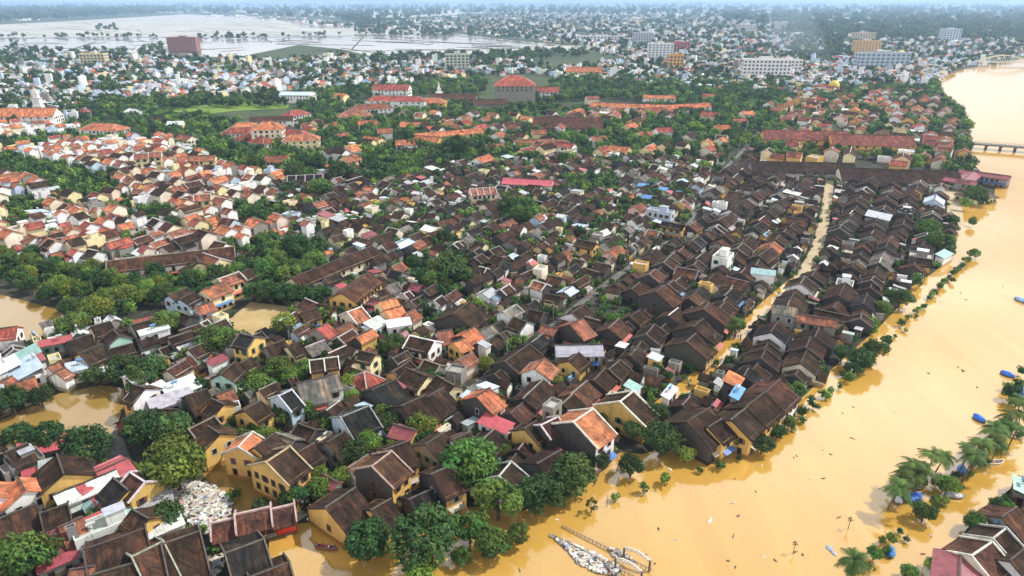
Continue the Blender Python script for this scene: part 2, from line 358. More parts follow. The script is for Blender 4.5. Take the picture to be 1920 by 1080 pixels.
GREENS = [  # belts and parks left free of houses: polygon, spacing, crown radius, kinds, share
    ([(-40, 288), (40, 298), (110, 315), (150, 322), (205, 340), (235, 372), (150, 378), (100, 358), (50, 342), (-40, 328)], 6.5, (3.2, 5), 'dmd', .95),
    ([(-40, 270), (100, 258), (180, 250), (230, 252), (300, 268), (200, 272), (100, 277), (-40, 288)], 7.5, (3.4, 5), 'dmd', .8),
    ([(175, 195), (300, 188), (298, 218), (440, 230), (470, 226), (425, 236), (432, 262), (450, 285), (470, 275), (540, 285), (590, 300), (605, 322), (570, 348), (520, 335), (440, 328), (400, 304), (330, 265), (280, 250), (240, 238), (200, 215)], 8, (4, 6.5), 'dmdl', .95),
    ([(560, 200), (640, 215), (700, 222), (765, 240), (740, 262), (640, 285), (600, 285), (605, 240)], 8.5, (4, 6), 'dmd', .95),
    ([(640, 330), (700, 348), (760, 338), (860, 308), (950, 296), (1080, 286), (1230, 290), (1330, 272), (1400, 252), (1465, 205), (1430, 190), (1330, 215), (1230, 240), (1100, 256), (1080, 264), (1000, 288), (900, 292), (800, 316)], 7.5, (3.4, 5.8), 'dmdl', .8),
    ([(1000, 195), (1030, 160), (1060, 148), (1200, 148), (1400, 162), (1480, 150), (1480, 172), (1420, 198), (1320, 195), (1130, 188)], 9, (4, 6.5), 'dmlm', .95),
    ([(440, 395), (530, 395), (535, 430), (450, 432)], 5.5, (2.6, 4.2), 'dm', .95), ([(270, 398), (325, 392), (322, 418), (272, 425)], 5.5, (2.4, 4), 'dm', .9),
    ([(470, 470), (500, 455), (600, 455), (615, 480), (570, 520), (555, 560), (470, 560), (455, 520)], 5.5, (2.6, 4.4), 'dmm', .95),
    ([(560, 175), (640, 170), (900, 150), (920, 160), (900, 178), (700, 185), (640, 195), (560, 195)], 10, (4, 6.5), 'dmd', .9),
    ([(760, 260), (850, 262), (880, 270), (1000, 285), (900, 290), (800, 300), (740, 290)], 9, (3.6, 5.5), 'dm', .5),
    ([(1410, 285), (1420, 265), (1455, 225), (1460, 250), (1450, 300), (1420, 305)], 7, (3.5, 5.5), 'dm', .9),
    ([(-40, 480), (60, 492), (140, 512), (330, 508), (450, 522), (465, 562), (330, 577), (230, 592), (165, 612), (120, 590), (60, 560), (-40, 535)], 5.6, (2.8, 4.6), 'dmmdl', .95),
    ([(470, 690), (560, 680), (600, 700), (520, 745), (430, 745), (420, 715)], 4.2, (1.6, 3.2), 'mld', .9), ([(1100, 560), (1180, 575), (1200, 600), (1140, 620), (1100, 590)], 4.5, (1.4, 2.6), 'ml', .7),
    ([(15, 385), (75, 375), (85, 410), (30, 420)], 5.5, (2.6, 4.2), 'dm', .9), ([(190, 392), (245, 388), (255, 415), (200, 420)], 5.5, (2.6, 4.2), 'dm', .9), ([(110, 362), (180, 358), (190, 385), (120, 390)], 5.5, (2.6, 4.2), 'dm', .9), ([(690, 290), (760, 285), (790, 310), (700, 330)], 6, (3, 4.6), 'dm', .7), ([(1060, 340), (1150, 330), (1160, 360), (1080, 370)], 6, (2.6, 4.2), 'dm', .8), ([(1150, 385), (1210, 380), (1215, 405), (1160, 410)], 5.5, (2.4, 4), 'dml', .8),
    ([(755, 500), (850, 485), (880, 505), (850, 550), (800, 545)], 5, (2.4, 4), 'dm', .9), ([(930, 390), (1000, 375), (1010, 410), (950, 420)], 5, (2.4, 4), 'dm', .9)]
for g_ in GREENS: OCC[inpoly(gx, gy, W(g_[0])) & (OCC == 0)] = 4
# ------------------------------------------------------------------ houses
ROOF = {  # code: colour, words, 0 tile / 1 sheet
    'b': ((.037, .0245, .0185), 'dark brown tiled', 0), 'B': ((.066, .036, .027), 'reddish brown tiled', 0), 'k': ((.022, .021, .021), 'blackened tiled', 0),
    'o': ((.37, .142, .076), 'bright orange tiled', 0), 'O': ((.205, .09, .06), 'terracotta tiled', 0), 'q': ((.15, .06, .05), 'maroon brown tiled', 0), 'r': ((.24, .072, .058), 'brick red tiled', 0),
    'g': ((.12, .115, .105), 'weathered grey tiled', 0), 'G': ((.36, .38, .40), 'grey sheet roofed', 1), 'w': ((.60, .62, .64), 'white sheet roofed', 1),
    'p': ((.40, .085, .10), 'pinkish red sheet roofed', 1), 'm': ((.24, .06, .075), 'maroon sheet roofed', 1), 't': ((.26, .42, .40), 'pale teal sheet roofed', 1),
    'u': ((.10, .25, .50), 'blue sheet roofed', 1), 'l': ((.42, .53, .64), 'pale blue sheet roofed', 1)}
WALL = {'y': ((.63, .40, .125), 'ochre walls'), 'Y': ((.72, .62, .36), 'pale yellow walls'), 'w': ((.74, .74, .73), 'white walls'), 'g': ((.24, .225, .205), 'grey walls'),
        'd': ((.060, .054, .049), 'dark walls'), 'l': ((.46, .56, .68), 'light blue walls'), 'c': ((.70, .62, .50), 'cream walls'), 'p': ((.62, .42, .36), 'pinkish walls'), 'n': ((.40, .60, .52), 'pale green walls'), 'r': ((.35, .06, .04), 'red walls')}
MATS3 = [M_TILE, M_WALL, M_SHEET, M_TRIM]
HOUSES = []      # every house, hand placed or filled in, as a dict
def H(x1, y1, x2, y2, w, zr, roof, wall, gable=None, label=None, lm=None, **k):
    """ridge from picture point 1 to 2 at height zr; w is the width across both slopes"""
    a = Vector(G(x1, y1, zr)); b = Vector(G(x2, y2, zr)); d = b - a
    k.update(cx=(a.x + b.x) / 2, cy=(a.y + b.y) / 2, rot=math.atan2(d.y, d.x), L=d.length + k.pop('ext', .8), w=w, zr=zr, roof=roof, wall=wall, gable=gable or wall, label=label, lm=lm, hand=True)
    HOUSES.append(k); occupy(k['cx'], k['cy'], k['L'], k['w'], k['rot']); return k
def B(cx, cy, L, w, rot, zr, roof, wall, gable=None, label=None, lm=None, **k):
    x, y = G(cx, cy, zr * .7)
    k.update(cx=x, cy=y, rot=R(rot), L=L, w=w, zr=zr, roof=roof, wall=wall, gable=gable or wall, label=label, lm=lm, hand=True)
    HOUSES.append(k); occupy(x, y, L, w, R(rot)); return k
def geo(h, mw, mr, mt, dz=-1.2, fine=True, mi=(0, 0, 0)):
    """walls into mw, roof into mr, copings into mt (local space, x along the ridge)"""
    L, w, zr = h['L'], h['w'], h['zr']; t = h.get('type', 'gable'); r = random.Random(h['id'])
    rc = jit(ROOF[h['roof']][0], .16, r); wc = jit(WALL[h['wall']][0], .1, r); gc = wc if h['gable'] == h['wall'] else jit(WALL[h['gable']][0], .12, r)
    hl, hw = L / 2 - .25, w / 2 - .45
    rise = h.get('rise', w / 2 * h.get('pitch', .5)); ze = zr - rise
    mW, mR, mT = mi
    if t == 'flat':
        mw.box(-hl, hl, -hw, hw, dz, zr - .8, wc, mW, bot=False, top=jit((.36, .35, .34), .2, r))
        for q in ((-hl, hl, -hw, -hw + .2), (-hl, hl, hw - .2, hw), (-hl, -hl + .2, -hw + .21, hw - .21), (hl - .2, hl, -hw + .21, hw - .21)):
            mw.box(*q, zr - .8, zr, wc, mW, bot=False)
        if L < 6.5 or r.random() < .3: return
        a = r.uniform(-.6, .3) * hl; mw.box(a, a + min(3.4, hl * .8), -hw * .5, hw * .4, zr - .79, zr + 1.8, wc, mW, bot=False)
        mr.box(a - .25, a + min(3.4, hl * .8) + .25, -hw * .5 - .25, hw * .4 + .25, zr + 1.803, zr + 2.0, rc, mR)
        return
    if t == 'hip':
        rl = max(.3, hl - hw * h.get('hipk', 1.0)); oh = .7
        mw.box(-hl, hl, -hw, hw, dz, ze, wc, mW, bot=False)
        A, Bq, C, D = (-hl - oh, -hw - oh, ze - .3), (hl + oh, -hw - oh, ze - .3), (hl + oh, hw + oh, ze - .3), (-hl - oh, hw + oh, ze - .3); E, F_ = (-rl, 0, zr), (rl, 0, zr)
        sl = math.hypot(hw, rise)
        for f in ((A, Bq, F_, E), (C, D, E, F_)): mr.face(f, rc, mR, [(f[0][0], 0), (f[1][0], 0), (f[2][0], sl), (f[3][0], sl)])
        for f in ((Bq, C, F_), (D, A, E)): mr.face(f, rc, mR, [(f[0][1], 0), (f[1][1], 0), (0, sl)])
        mr.face((D, C, Bq, A), rc, mR)
        tc_ = jit((.34, .26, .22), .2, r)
        for p, q in ((A, E), (D, E), (Bq, F_), (C, F_), (E, F_)):
            mt.bar((p[0], p[1], p[2] + .1), (q[0], q[1], q[2] + .1), .4, .3, tc_, mT)
        return
    if t == 'shed':
        mw.box(-hl, hl, -hw, hw, dz, ze - .12, wc, mW, bot=False)
        P = [(-L / 2, -w / 2, ze), (L / 2, -w / 2, ze), (L / 2, w / 2, zr), (-L / 2, w / 2, zr)]
        mr.face(P, rc, mR, [(p[0], p[1]) for p in P]); Q = [(p[0], p[1], p[2] - .1) for p in P]; mr.face(Q[::-1], rc, mR)
        for i in range(4):
            j = (i + 1) % 4; mr.face([Q[i], Q[j], P[j], P[i]], rc, mR)
        mw.face([(-hl, hw, ze - .12), (hl, hw, ze - .12), (hl, hw, zr - .25), (-hl, hw, zr - .25)][::-1], wc, mW)
        return
    # gable: walls
    zt = zr - .25
    for sx, cc in ((-1, gc), (1, gc)):
        P = [(sx * hl, -sx * hw, dz), (sx * hl, -sx * hw, ze), (sx * hl, 0, zt), (sx * hl, sx * hw, ze), (sx * hl, sx * hw, dz)]
        mw.face(P[::-1], cc, mW)
    for sy in (-1, 1):
        P = [(-sy * -hl * -1, sy * hw, dz), (sy * hl * -1, sy * hw, dz), (sy * hl * -1, sy * hw, ze), (sy * hl, sy * hw, ze)]
        P = [(sy * hl, sy * hw, dz), (-sy * hl, sy * hw, dz), (-sy * hl, sy * hw, ze), (sy * hl, sy * hw, ze)]
        mw.face(P, wc, mW)
    # roof: two thick slopes, a little uneven
    oh = w / 2 + .25; zo = zr - (rise / (w / 2 - .45)) * oh; rl = L / 2 + (-.26 if h.get('cop') else .1); nu = max(2, int(L / 2.2)) if fine else 1
    sl = math.hypot(oh, zr - zo); wob = .13 if fine else 0
    for sy in (-1, 1):
        rows = []
        for k, fy in enumerate((1.0, .5, 0.0) if fine else (1.0, 0.0)):
            rows.append([(-rl + 2 * rl * i / nu, sy * oh * fy, zo + (zr - zo) * (1 - fy) + (r.uniform(-wob, wob) - (.18 * math.sin(math.pi * i / nu)) if fine and fy < 1 else 0) - (.12 if fine and fy == .5 else 0)) for i in range(nu + 1)])
        for k in range(len(rows) - 1):
            va, vb = sl * k / (len(rows) - 1), sl * (k + 1) / (len(rows) - 1)
            for i in range(nu):
                f = [rows[k][i], rows[k][i + 1], rows[k + 1][i + 1], rows[k + 1][i]]; u = [(rows[k][i][0], va), (rows[k][i + 1][0], va), (rows[k][i + 1][0], vb), (rows[k][i][0], vb)]
                if sy > 0: f = f[::-1]; u = u[::-1]
                mr.face(f, rc, mR, u)
        ev = [rows[0][0], rows[0][-1]]; rd = [rows[-1][0], rows[-1][-1]]; dn = lambda p: (p[0], p[1], p[2] - .28)
        for f in ((ev[0], dn(ev[0]), dn(ev[1]), ev[1]), (ev[1], dn(ev[1]), dn(rd[1]), rd[1]), (rd[0], dn(rd[0]), dn(ev[0]), ev[0]), (dn(ev[0]), dn(rd[0]), dn(rd[1]), dn(ev[1]))):
            mr.face(f if sy < 0 else f[::-1], rc, mR)
    tcol = jit(h.get('tc') or (.10, .085, .075), .25, r)
    if fine or h.get('cop'): mt.bar((-rl, 0, zr + .06), (rl, 0, zr + .06), .32, .28, tcol, mT)
    if h.get('cop'):
        for sx in (-1, 1):
            for sy in (-1, 1):
                mt.bar((sx * (L / 2 - .1), sy * (oh + .05), zo + .12), (sx * (L / 2 - .1), 0, zr + .22), .28, .4, tcol, mT)
            for k in h.get('cross', ()):
                pass
    for q in h.get('bands', ()):
        for sy in (-1, 1): mt.bar((q * L / 2, sy * oh, zo + .12), (q * L / 2, 0, zr + .2), .34, .34, tcol, mT)
def openings(h, root, rr):
    """windows and doors on the walls turned to the open side"""
    L, w, zr = h['L'], h['w'], h['zr']; t = h.get('type', 'gable')
    hl, hw = L / 2 - .25, w / 2 - .45; ze = zr - (.8 if t == 'flat' else h.get('rise', w / 2 * h.get('pitch', .5)))
    if t == 'flat': ze = zr - .6
    c, s = math.cos(h['rot']), math.sin(h['rot'])
    fr = h.get('frame') or rr.choice([(.16, .07, .035), (.10, .16, .10), (.42, .40, .36), (.20, .10, .05)])
    for nx, ny, half, dist, gab in ((1, 0, hw, hl, True), (-1, 0, hw, hl, True), (0, 1, hl, hw, False), (0, -1, hl, hw, False)):
        wx, wy = nx * c - ny * s, nx * s + ny * c
        if wx * -h['cx'] + wy * -h['cy'] <= 8: continue        # turned away from the open side
        if gab and h['gable'] == 'd' and not h.get('wing'): n = rr.choice((0, 1))
        else: n = max(1, min(h.get('nw', 9), int(half * 2 / 2.7)))
        tx, ty = -ny, nx
        for lev, z in enumerate((ze - 1.75, ze - 4.6)):
            if z < .1: continue
            for i in range(n):
                if not h.get('nw') and rr.random() < .18: continue
                u = (i + .5 - n / 2) * (half * 2 / n) * .9; ww, hh = (.5, .68) if lev == 0 else (.5, .75)
                m = MB(); col = jit(fr, .15, rr); o = dist + .003
                q = lambda a, b, d: (nx * d + tx * a, ny * d + ty * a, b)
                def fbox(a0, a1, b0, b1, d0, d1, cc):
                    P = [q(a0, b0, d1), q(a1, b0, d1), q(a1, b1, d1), q(a0, b1, d1)]; Q = [q(a0, b0, d0), q(a1, b0, d0), q(a1, b1, d0), q(a0, b1, d0)]
                    m.face(P, cc)
                    for e in range(4): g_ = (e + 1) % 4; m.face([Q[e], Q[g_], P[g_], P[e]], cc)
                for a0, a1, b0, b1 in ((u - ww - .12, u - ww, z - hh, z + hh), (u + ww, u + ww + .12, z - hh, z + hh), (u - ww - .12, u + ww + .12, z + hh, z + hh + .14), (u - ww - .2, u + ww + .2, z - hh - .14, z - hh)):
                    fbox(a0, a1, b0, b1, o, o + .1, col)
                if rr.random() < .45:                          # shutters thrown open
                    for sg in (-1, 1): fbox(u + sg * (ww + .14) + (0 if sg > 0 else -.45), u + sg * (ww + .14) + (.45 if sg > 0 else 0), z - hh, z + hh, o, o + .06, col)
                wo = m.build('window', M_WOOD, root)
                m = MB(); fbox(u - ww + .004, u + ww - .004, z - hh + .004, z + hh - .004, o, o + .03, (.018, .02, .022)); m.build('pane', M_GLASS, wo)
def house(h, name, cat, group, lod):
    root = thing(name, (h['cx'], h['cy'], 0), h['rot'], h['label'], cat, group)
    mw, mr, mt = MB(), MB(), MB()
    geo(h, mw, mr, mt)
    if mw.v: mw.build('wall', M_WALL, root)
    r = mr.build('roof', M_SHEET if ROOF[h['roof']][2] else M_TILE, root) if mr.v else root
    if mt.v: mt.build('ridge_coping', M_TRIM, r)
    q = random.Random(h['id'] + 9)
    c_, s_ = math.cos(h['rot']), math.sin(h['rot']); sy = 1 if (-s_ * -h['cx'] + c_ * -h['cy']) > 0 else -1       # the long side turned to the open
    hw = h['w'] / 2 - .45; ze = h['zr'] - h.get('rise', h['w'] / 2 * h.get('pitch', .5))
    if h['type'] == 'gable' and not h.get('hand') and h['L'] > 4 and q.random() < .4:
        m = MB(); mr2 = MB(); d = q.uniform(1.4, 2.8); x0 = -h['L'] / 2 + q.uniform(.3, h['L'] * .3); x1 = h['L'] / 2 - q.uniform(.3, h['L'] * .3); zt = ze - q.uniform(.5, 1.2); zb = zt - d * .35; y0, y1 = sy * (hw + .003), sy * (hw + d)
        if zb > 1:
            m.box(x0 + .2, x1 - .2, min(y0, y1 - sy * .3), max(y0, y1 - sy * .3), -1.2, zb - .02, jit(WALL[h['wall']][0], .2, q), bot=False); m.build('lean_to_wall', M_WALL, root)
            rc = jit(ROOF[h['roof']][0], .25, q) if q.random() < .65 else jit(q.choice([(.5, .5, .5), (.3, .3, .31), (.3, .1, .08), (.2, .3, .4)]), .2, q); P = [(x0, y0, zt), (x1, y0, zt), (x1, y1, zb), (x0, y1, zb)]
            mr2.face(P if sy < 0 else P[::-1], rc, 0, [(p[0], p[1]) for p in P]); Q = [(p[0], p[1], p[2] - .12) for p in P]
            for i in range(4): j = (i + 1) % 4; mr2.face([P[i], P[j], Q[j], Q[i]], rc)
            mr2.build('lean_to_roof', M_TILE, root)
    elif lod and h['type'] == 'gable' and h['L'] > 5 and q.random() < .6:
        m = MB(); d = q.uniform(.9, 1.6); x0, x1 = -h['L'] / 2 + q.uniform(.5, 1.5), h['L'] / 2 - q.uniform(.5, 1.5); z0 = min(3.0, ze - 1.2); rc = jit(q.choice([(.16, .08, .05), (.3, .3, .3), (.05, .14, .35), (.4, .1, .08), (.4, .36, .28)]), .2, q); y0, y1 = sy * (hw + .003), sy * (hw + d)
        P = [(x0, y0, z0), (x1, y0, z0), (x1, y1, z0 - .5), (x0, y1, z0 - .5)]; m.face(P, rc); m.face([(p[0], p[1], p[2] - .06) for p in P][::-1], rc)
        for x_ in (x0 + .1, x1 - .1): m.bar((x_, y1 - sy * .08, -.5), (x_, y1 - sy * .08, z0 - .55), .09, .09, (.2, .17, .14))
        m.build('awning', M_TARP, root)
    if (h['type'] == 'flat' or ROOF[h['roof']][2]) and h['f'] < 420 and q.random() < .4 and h['L'] > 4.5:
        m = MB(); x0 = q.uniform(-.2, .2) * h['L']; z0 = (h['zr'] - .8 if h['type'] == 'flat' else h['zr'] - .2)
        for sx in (-.5, .5): m.bar((x0 + sx, -.4, z0), (x0 + sx, .4, z0 + .9), .08, .08, (.2, .2, .2)); m.bar((x0 + sx, .4, z0), (x0 + sx, -.4, z0 + .9), .08, .08, (.2, .2, .2))
        m.tube([(x0 - .9, 0, z0 + 1.3), (x0 - .75, 0, z0 + 1.3), (x0 + .75, 0, z0 + 1.3), (x0 + .9, 0, z0 + 1.3)], [.15, .36, .36, .15], 10, q.choice([(.4, .4, .42), (.45, .45, .46), (.1, .25, .5)])); m.build('water_tank', M_METAL, root)
    if lod: openings(h, root, random.Random(h['id'] + 5))
    return root
# ------------------------------------------------------------------ houses told apart in the photograph
WH = (.62, .60, .57)
# --- foreground, bottom left
H(-10, 976, 62, 947, 13, 7, 'b', 'd', wd=1)
H(78, 962, 124, 946, 9, 7, 'b', 'd', cop=1)
H(35, 897, 46, 918, 9, 8, 'o', 'w', label='white walled house with a bright orange gable roof at the left edge of the picture', lm='the left-edge orange gable')
H(-14, 905, -4, 930, 8, 7.6, 'o', 'w', label='white house with an orange roof cut by the left edge of the frame')
H(107, 853, 119, 887, 10.5, 9, 'b', 'y', label='ochre yellow gabled house with a wide dark roof left of the red sheet sheds', lm='the wide ochre gable')
H(15, 846, 47, 832, 9, 7.5, 'b', 'g')
B(88, 838, 12, 5, 28, 4.5, 'p', 'g', type='shed'); B(127, 869, 11, 4, 30, 5, 'G', 'g', type='shed')
B(66, 893, 5, 4, 30, 4, 'p', 'g', type='shed'); B(48, 868, 7, 7, 50, 5, 'G', 'g', type='flat'); B(32, 880, 6, 5, 50, 4.5, 'w', 'g', type='flat')
B(193, 893, 11, 8.5, 50, 5.5, 'p', 'w', rise=1.0, label='large pinkish red sheet roof among yellow houses near the litter heap', lm='the large pinkish red sheet roof')
B(163, 915, 12, 8, 45, 5.2, 'w', 'w', rise=.8, label='wide white sheet roof in front of the pinkish red one', lm='the wide white sheet roof')
H(213, 897, 238, 917, 8, 8, 'k', 'y', label='yellow gabled house with a blackened roof beside the pink lean-to', lm='the black-roofed yellow house')
H(245, 887, 272, 904, 8, 8.6, 'B', 'y', tc=WH, cop=1, label='yellow gabled house with a reddish roof edged in white nearest the litter heap', lm='the white-edged yellow gable')
B(199, 932, 9, 5, -45, 4.6, 'p', 'w', type='shed'); B(184, 950, 8, 5, -45, 4, 't', 'w', type='shed')
B(235, 962, 14, 5, 45, 4.6, 'p', 'w', type='shed'); B(281, 938, 9, 5, 30, 5, 'G', 'w', type='shed'); B(137, 932, 6, 3, -45, 4.4, 'o', 'y', type='shed')
H(250, 956, 276, 971, 6.5, 7.4, 'b', 'y', label='small yellow gabled house in front of the round tree by the litter heap', lm='the small yellow gable')
H(114, 987, 151, 971, 8, 6.5, 'O', 'd', label='low house with a mottled rusty tile roof beside a grey tower')
B(190, 992, 10, 6, 40, 5.5, 'G', 'w', type='flat'); B(222, 983, 8, 5, 40, 4.6, 't', 'w', type='shed')
B(137, 1003, 2.2, 2.2, 40, 7.5, 'w', 'g', type='flat'); B(300, 996, 9, 3.5, 40, 4.6, 'w', 'w', type='shed')
H(160, 1030, 270, 992, 14, 8.5, 'b', 'd', cop=1, label='long dark temple roof reaching across the bottom left', lm='the long temple roof')
H(250, 1043, 303, 1017, 13, 8.8, 'B', 'd', cop=1, tc=(.27, .24, .2), label='reddish temple roof with a pale ridge in the bottom left', lm='the pale-ridged temple roof')
H(306, 1020, 372, 997, 15, 8.8, 'b', 'Y', 'd', cop=1, label='broad dark temple roof with pale yellow wall behind the covered bridge', lm='the broad dark temple roof')
H(175, 1078, 250, 1056, 13, 8, 'b', 'd'); H(135, 1068, 172, 1062, 8, 7, 'O', 'd')
B(104, 1022, 8, 6, 40, 5, 'm', 'g', type='shed'); B(106, 1046, 7, 5, 40, 4, 'p', 'g', type='shed')
H(425, 1037, 492, 1012, 15, 8.5, 'k', 'd', cop=1, label='blackened roof of the dark house at the water beside the covered bridge', lm='the black-roofed inlet house')
H(470, 1082, 540, 1056, 13, 7.5, 'b', 'd', cop=1, label='dark tiled house at the bottom edge by the inlet')
# --- waterfront, centre bottom
H(500, 866, 541, 839, 12.5, 10.5, 'b', 'y', cop=1, nw=4, tc=(.5, .4, .25), label='two storey ochre corner house with rows of windows facing the street', lm='the ochre corner house', frame=(.10, .06, .04))
H(447, 838, 472, 812, 9, 9, 'o', 'y', cop=1, tc=WH, nw=3, label='yellow house with a terracotta roof edged in wavy white next to the ochre corner house', lm='the wavy-edged terracotta roof')
H(480, 838, 512, 815, 9, 9, 'b', 'y', nw=3)
H(698, 874, 732, 848, 11.5, 10.5, 'B', 'y', 'd', cop=1, nw=4, tc=(.32, .25, .2), label='tall house with a striped reddish roof, black gable and yellow front by the big trees', lm='the tall black-gabled house')
H(722, 843, 764, 828, 11, 9.2, 'b', 'y', label='dark roofed yellow house close behind the black-gabled one', nw=3)
H(812, 888, 847, 872, 11, 9, 'b', 'y', 'd', nw=3, label='dark gabled house with a yellow waterfront wall among tall trees', lm='the yellow waterfront wall')
H(613, 950, 664, 916, 14, 8, 'b', 'y', nw=1, label='long ochre walled hall with a curved gable at the inlet', lm='the long ochre hall')
H(699, 955, 730, 937, 10, 7.4, 'b', 'y', nw=1, label='ochre gable half hidden behind the round waterside tree')
H(768, 936, 806, 919, 9, 6, 'k', 'd'); H(616, 828, 644, 810, 9, 8, 'b', 'g'); H(563, 846, 588, 832, 8, 7.5, 'b', 'g')
H(800, 832, 832, 812, 10, 8, 'b', 'g'); H(850, 824, 880, 810, 8, 8, 'B', 'w'); H(936, 893, 957, 868, 9, 7.5, 'b', 'w', cop=1, tc=WH)
H(1010, 868, 1050, 845, 12, 8, 'b', 'd', label='low dark roof below the white-edged orange roof')
H(1076, 791, 1110, 768, 14, 11.5, 'o', 'w', 'd', cop=1, tc=(.75, .73, .7), nw=4, label='white fronted house with a black gable and a big orange roof edged in white', lm='the big orange roof edged in white', frame=(.05, .055, .06))
H(1015, 797, 1044, 783, 7, 8.8, 'B', 'd', cop=1, tc=WH); B(1035, 772, 5, 4, 57, 9, 'G', 'g', type='flat')
H(1163, 753, 1186, 735, 15, 9, 'b', 'y', cop=1, tc=(.7, .66, .55), nw=1, label='wide bright yellow gable with a white coping near the flooded lane', lm='the wide bright yellow gable')
H(985, 803, 1004, 790, 9, 8, 'b', 'y'); H(895, 742, 917, 728, 11, 9, 'o', 'w', 'd', label='dark gabled house topped by an orange slope at the near end of the main street', lm='the near-end orange slope')
H(1290, 790, 1330, 765, 14, 9, 'b', 'd', lm='the quay end roof', label='dark roofed end house of the quay block'); H(1330, 800, 1352, 786, 9, 8, 'b', 'y', nw=3, label='yellow quay house with an open upper gallery', lm='the yellow quay house')
H(1372, 786, 1400, 764, 11, 8.8, 'b', 'y', nw=4); H(1400, 762, 1432, 737, 12, 9, 'b', 'y', nw=4, lm='the second quay house', label='yellow walled quay house with a long dark roof beside the river'); H(1436, 735, 1462, 712, 12, 9, 'B', 'w', nw=3)
B(1374, 722, 6.5, 4.5, 57, 8, 'o', 'd', type='shed', label='single bright orange slope among dark roofs near the quay', lm='the single orange slope'); B(1381, 747, 7, 2.6, 57, 7.6, 'u', 'g', type='shed')
B(1186, 733, 4, 4, 57, 7, 't', 'w', type='shed'); B(1255, 743, 7, 2.6, 57, 6, 'w', 'w', type='shed')
H(1230, 546, 1248, 535, 14, 10, 'B', 'd', label='tall soot dark gable with a brownish slope above the main street', lm='the tall soot dark gable')  # gables and side walls share the one dark wall colour
H(1320, 579, 1330, 568, 15, 9.4, 'B', 'd', lm='the reddish lit roof', label='reddish lit roof with wide dark gable by the flooded lane'); H(1300, 612, 1318, 598, 14, 8.8, 'b', 'd'); H(1288, 640, 1304, 626, 14, 8.6, 'b', 'y', 'd')
H(1070, 607, 1092, 598, 12, 8.6, 'O', 'd', label='terracotta roof with dark patches standing right of the main street', lm='the patched terracotta roof'); H(1004, 690, 1020, 672, 9, 8, 'O', 'w')
B(1085, 658, 14, 7, 2, 7, 'G', 'g', rise=1.6, label='long grey roof running across the dark rows', lm='the long grey roof')
B(1470, 592, 8, 5, -22, 8, 'g', 'g', type='shed'); B(1530, 606, 12, 5, -22, 7.5, 'O', 'g', rise=1.2, label='faded pinkish roof running crosswise near the quay', lm='the faded crosswise roof')
B(1355, 487, 9, 7, 57, 8, 'w', 'w', type='flat', label='white terrace house standing out among dark roofs', lm='the white terrace house'); B(1430, 517, 9, 4, -22, 7, 'n' and 't', 'w', type='shed', label='pale green roofed shed left of the wet lane', lm='the pale green shed')
B(1752, 376, 11, 9, 57, 7, 'l', 'l', label='light blue gabled house near the bend of the river', lm='the light blue gable'); B(1770, 480, 10, 4, 40, 5, 't', 'w', type='shed')
# --- left middle
H(318, 553, 350, 540, 7, 8, 'b', 'l', lm='the light blue gables', label='light blue house with a brown roof, left of a matching pair'); H(339, 560, 362, 548, 7, 7.5, 'b', 'l', label='light blue gabled house with a brown roof, right of a matching pair')
H(366, 575, 396, 566, 6.5, 6.5, 'O', 'l', label='low grey blue house with an orange roof in front of the light blue pair')
H(382, 542, 420, 528, 9, 8.5, 'O', 'Y'); H(410, 523, 446, 510, 8, 8.5, 'O', 'Y', cop=1, tc=WH); H(446, 515, 466, 505, 8, 8, 'b', 'c')
H(-20, 618, 30, 612, 8, 7, 'r', 'w', lm='the red-brown pond hall', label='white walled hall with a red brown roof beside the upper pond')
H(172, 612, 204, 603, 9, 7, 'b', 'Y'); H(150, 662, 190, 646, 10, 7, 'b', 'Y'); H(128, 640, 165, 628, 10, 7, 'b', 'd'); H(245, 610, 280, 600, 9, 7, 'b', 'g', cop=1)
B(105, 645, 9, 3.5, 30, 5, 'p', 'g', type='shed'); B(50, 668, 8, 7, -45, 6, 't', 'n', type='shed'); B(66, 682, 6, 5, -45, 6, 'p', 'w', type='shed'); B(45, 693, 12, 8, -45, 6, 'l', 'w', type='shed', label='pale blue sheet shed above the lower pond', lm='the pale blue sheet shed'); B(10, 690, 9, 7, -45, 6, 'w', 'w', type='shed')
H(92, 686, 108, 680, 6, 6.5, 'O', 'w'); H(106, 697, 120, 690, 6, 6, 'O', 'w'); H(32, 716, 62, 707, 8, 6, 'O', 'w', label='terracotta roofed house standing at the rim of the lower pond', lm='the pond rim house'); H(0, 715, 20, 706, 7, 6, 'O', 'g'); B(150, 690, 7, 4.5, 30, 5, 'l', 'w', type='shed')
B(272, 612, 6, 4, 40, 7, 'r', 'w', type='shed'); B(290, 625, 9, 3, 40, 6, 'w', 'w', type='shed')
H(252, 722, 270, 727, 9, 8.5, 'b', 'y', 'w', label='gabled house with a brown roof and white lower slope at the pond corner', lm='the pond corner house'); B(285, 737, 8, 3, 57, 6, 'w', 'w', type='shed')
H(262, 770, 235, 785, 9, 6, 'b', 'm' and 'r'); H(285, 768, 330, 768, 8, 6, 'b', 'g'); B(340, 728, 9, 6, 45, 5, 'w', 'w', type='shed'); B(322, 752, 11, 5, 40, 5, 'G', 'w', type='shed')
H(350, 742, 385, 730, 12, 8, 'b', 'd'); H(398, 748, 418, 757, 8, 8.4, 'b', 'y', label='yellow gabled house behind the pale green terrace', lm='the leafy street gable'); H(460, 768, 486, 752, 9, 8, 'b', 'y'); H(392, 800, 410, 812, 9, 8.5, 'b', 'y'); B(430, 772, 6, 4, 30, 6, 'p', 'w', type='flat')
H(415, 700, 438, 680, 8, 7.5, 'b', 'n'); B(410, 683, 6, 3, 57, 6, 'm', 'w', type='shed'); H(452, 680, 470, 670, 7, 7, 'b', 'Y')
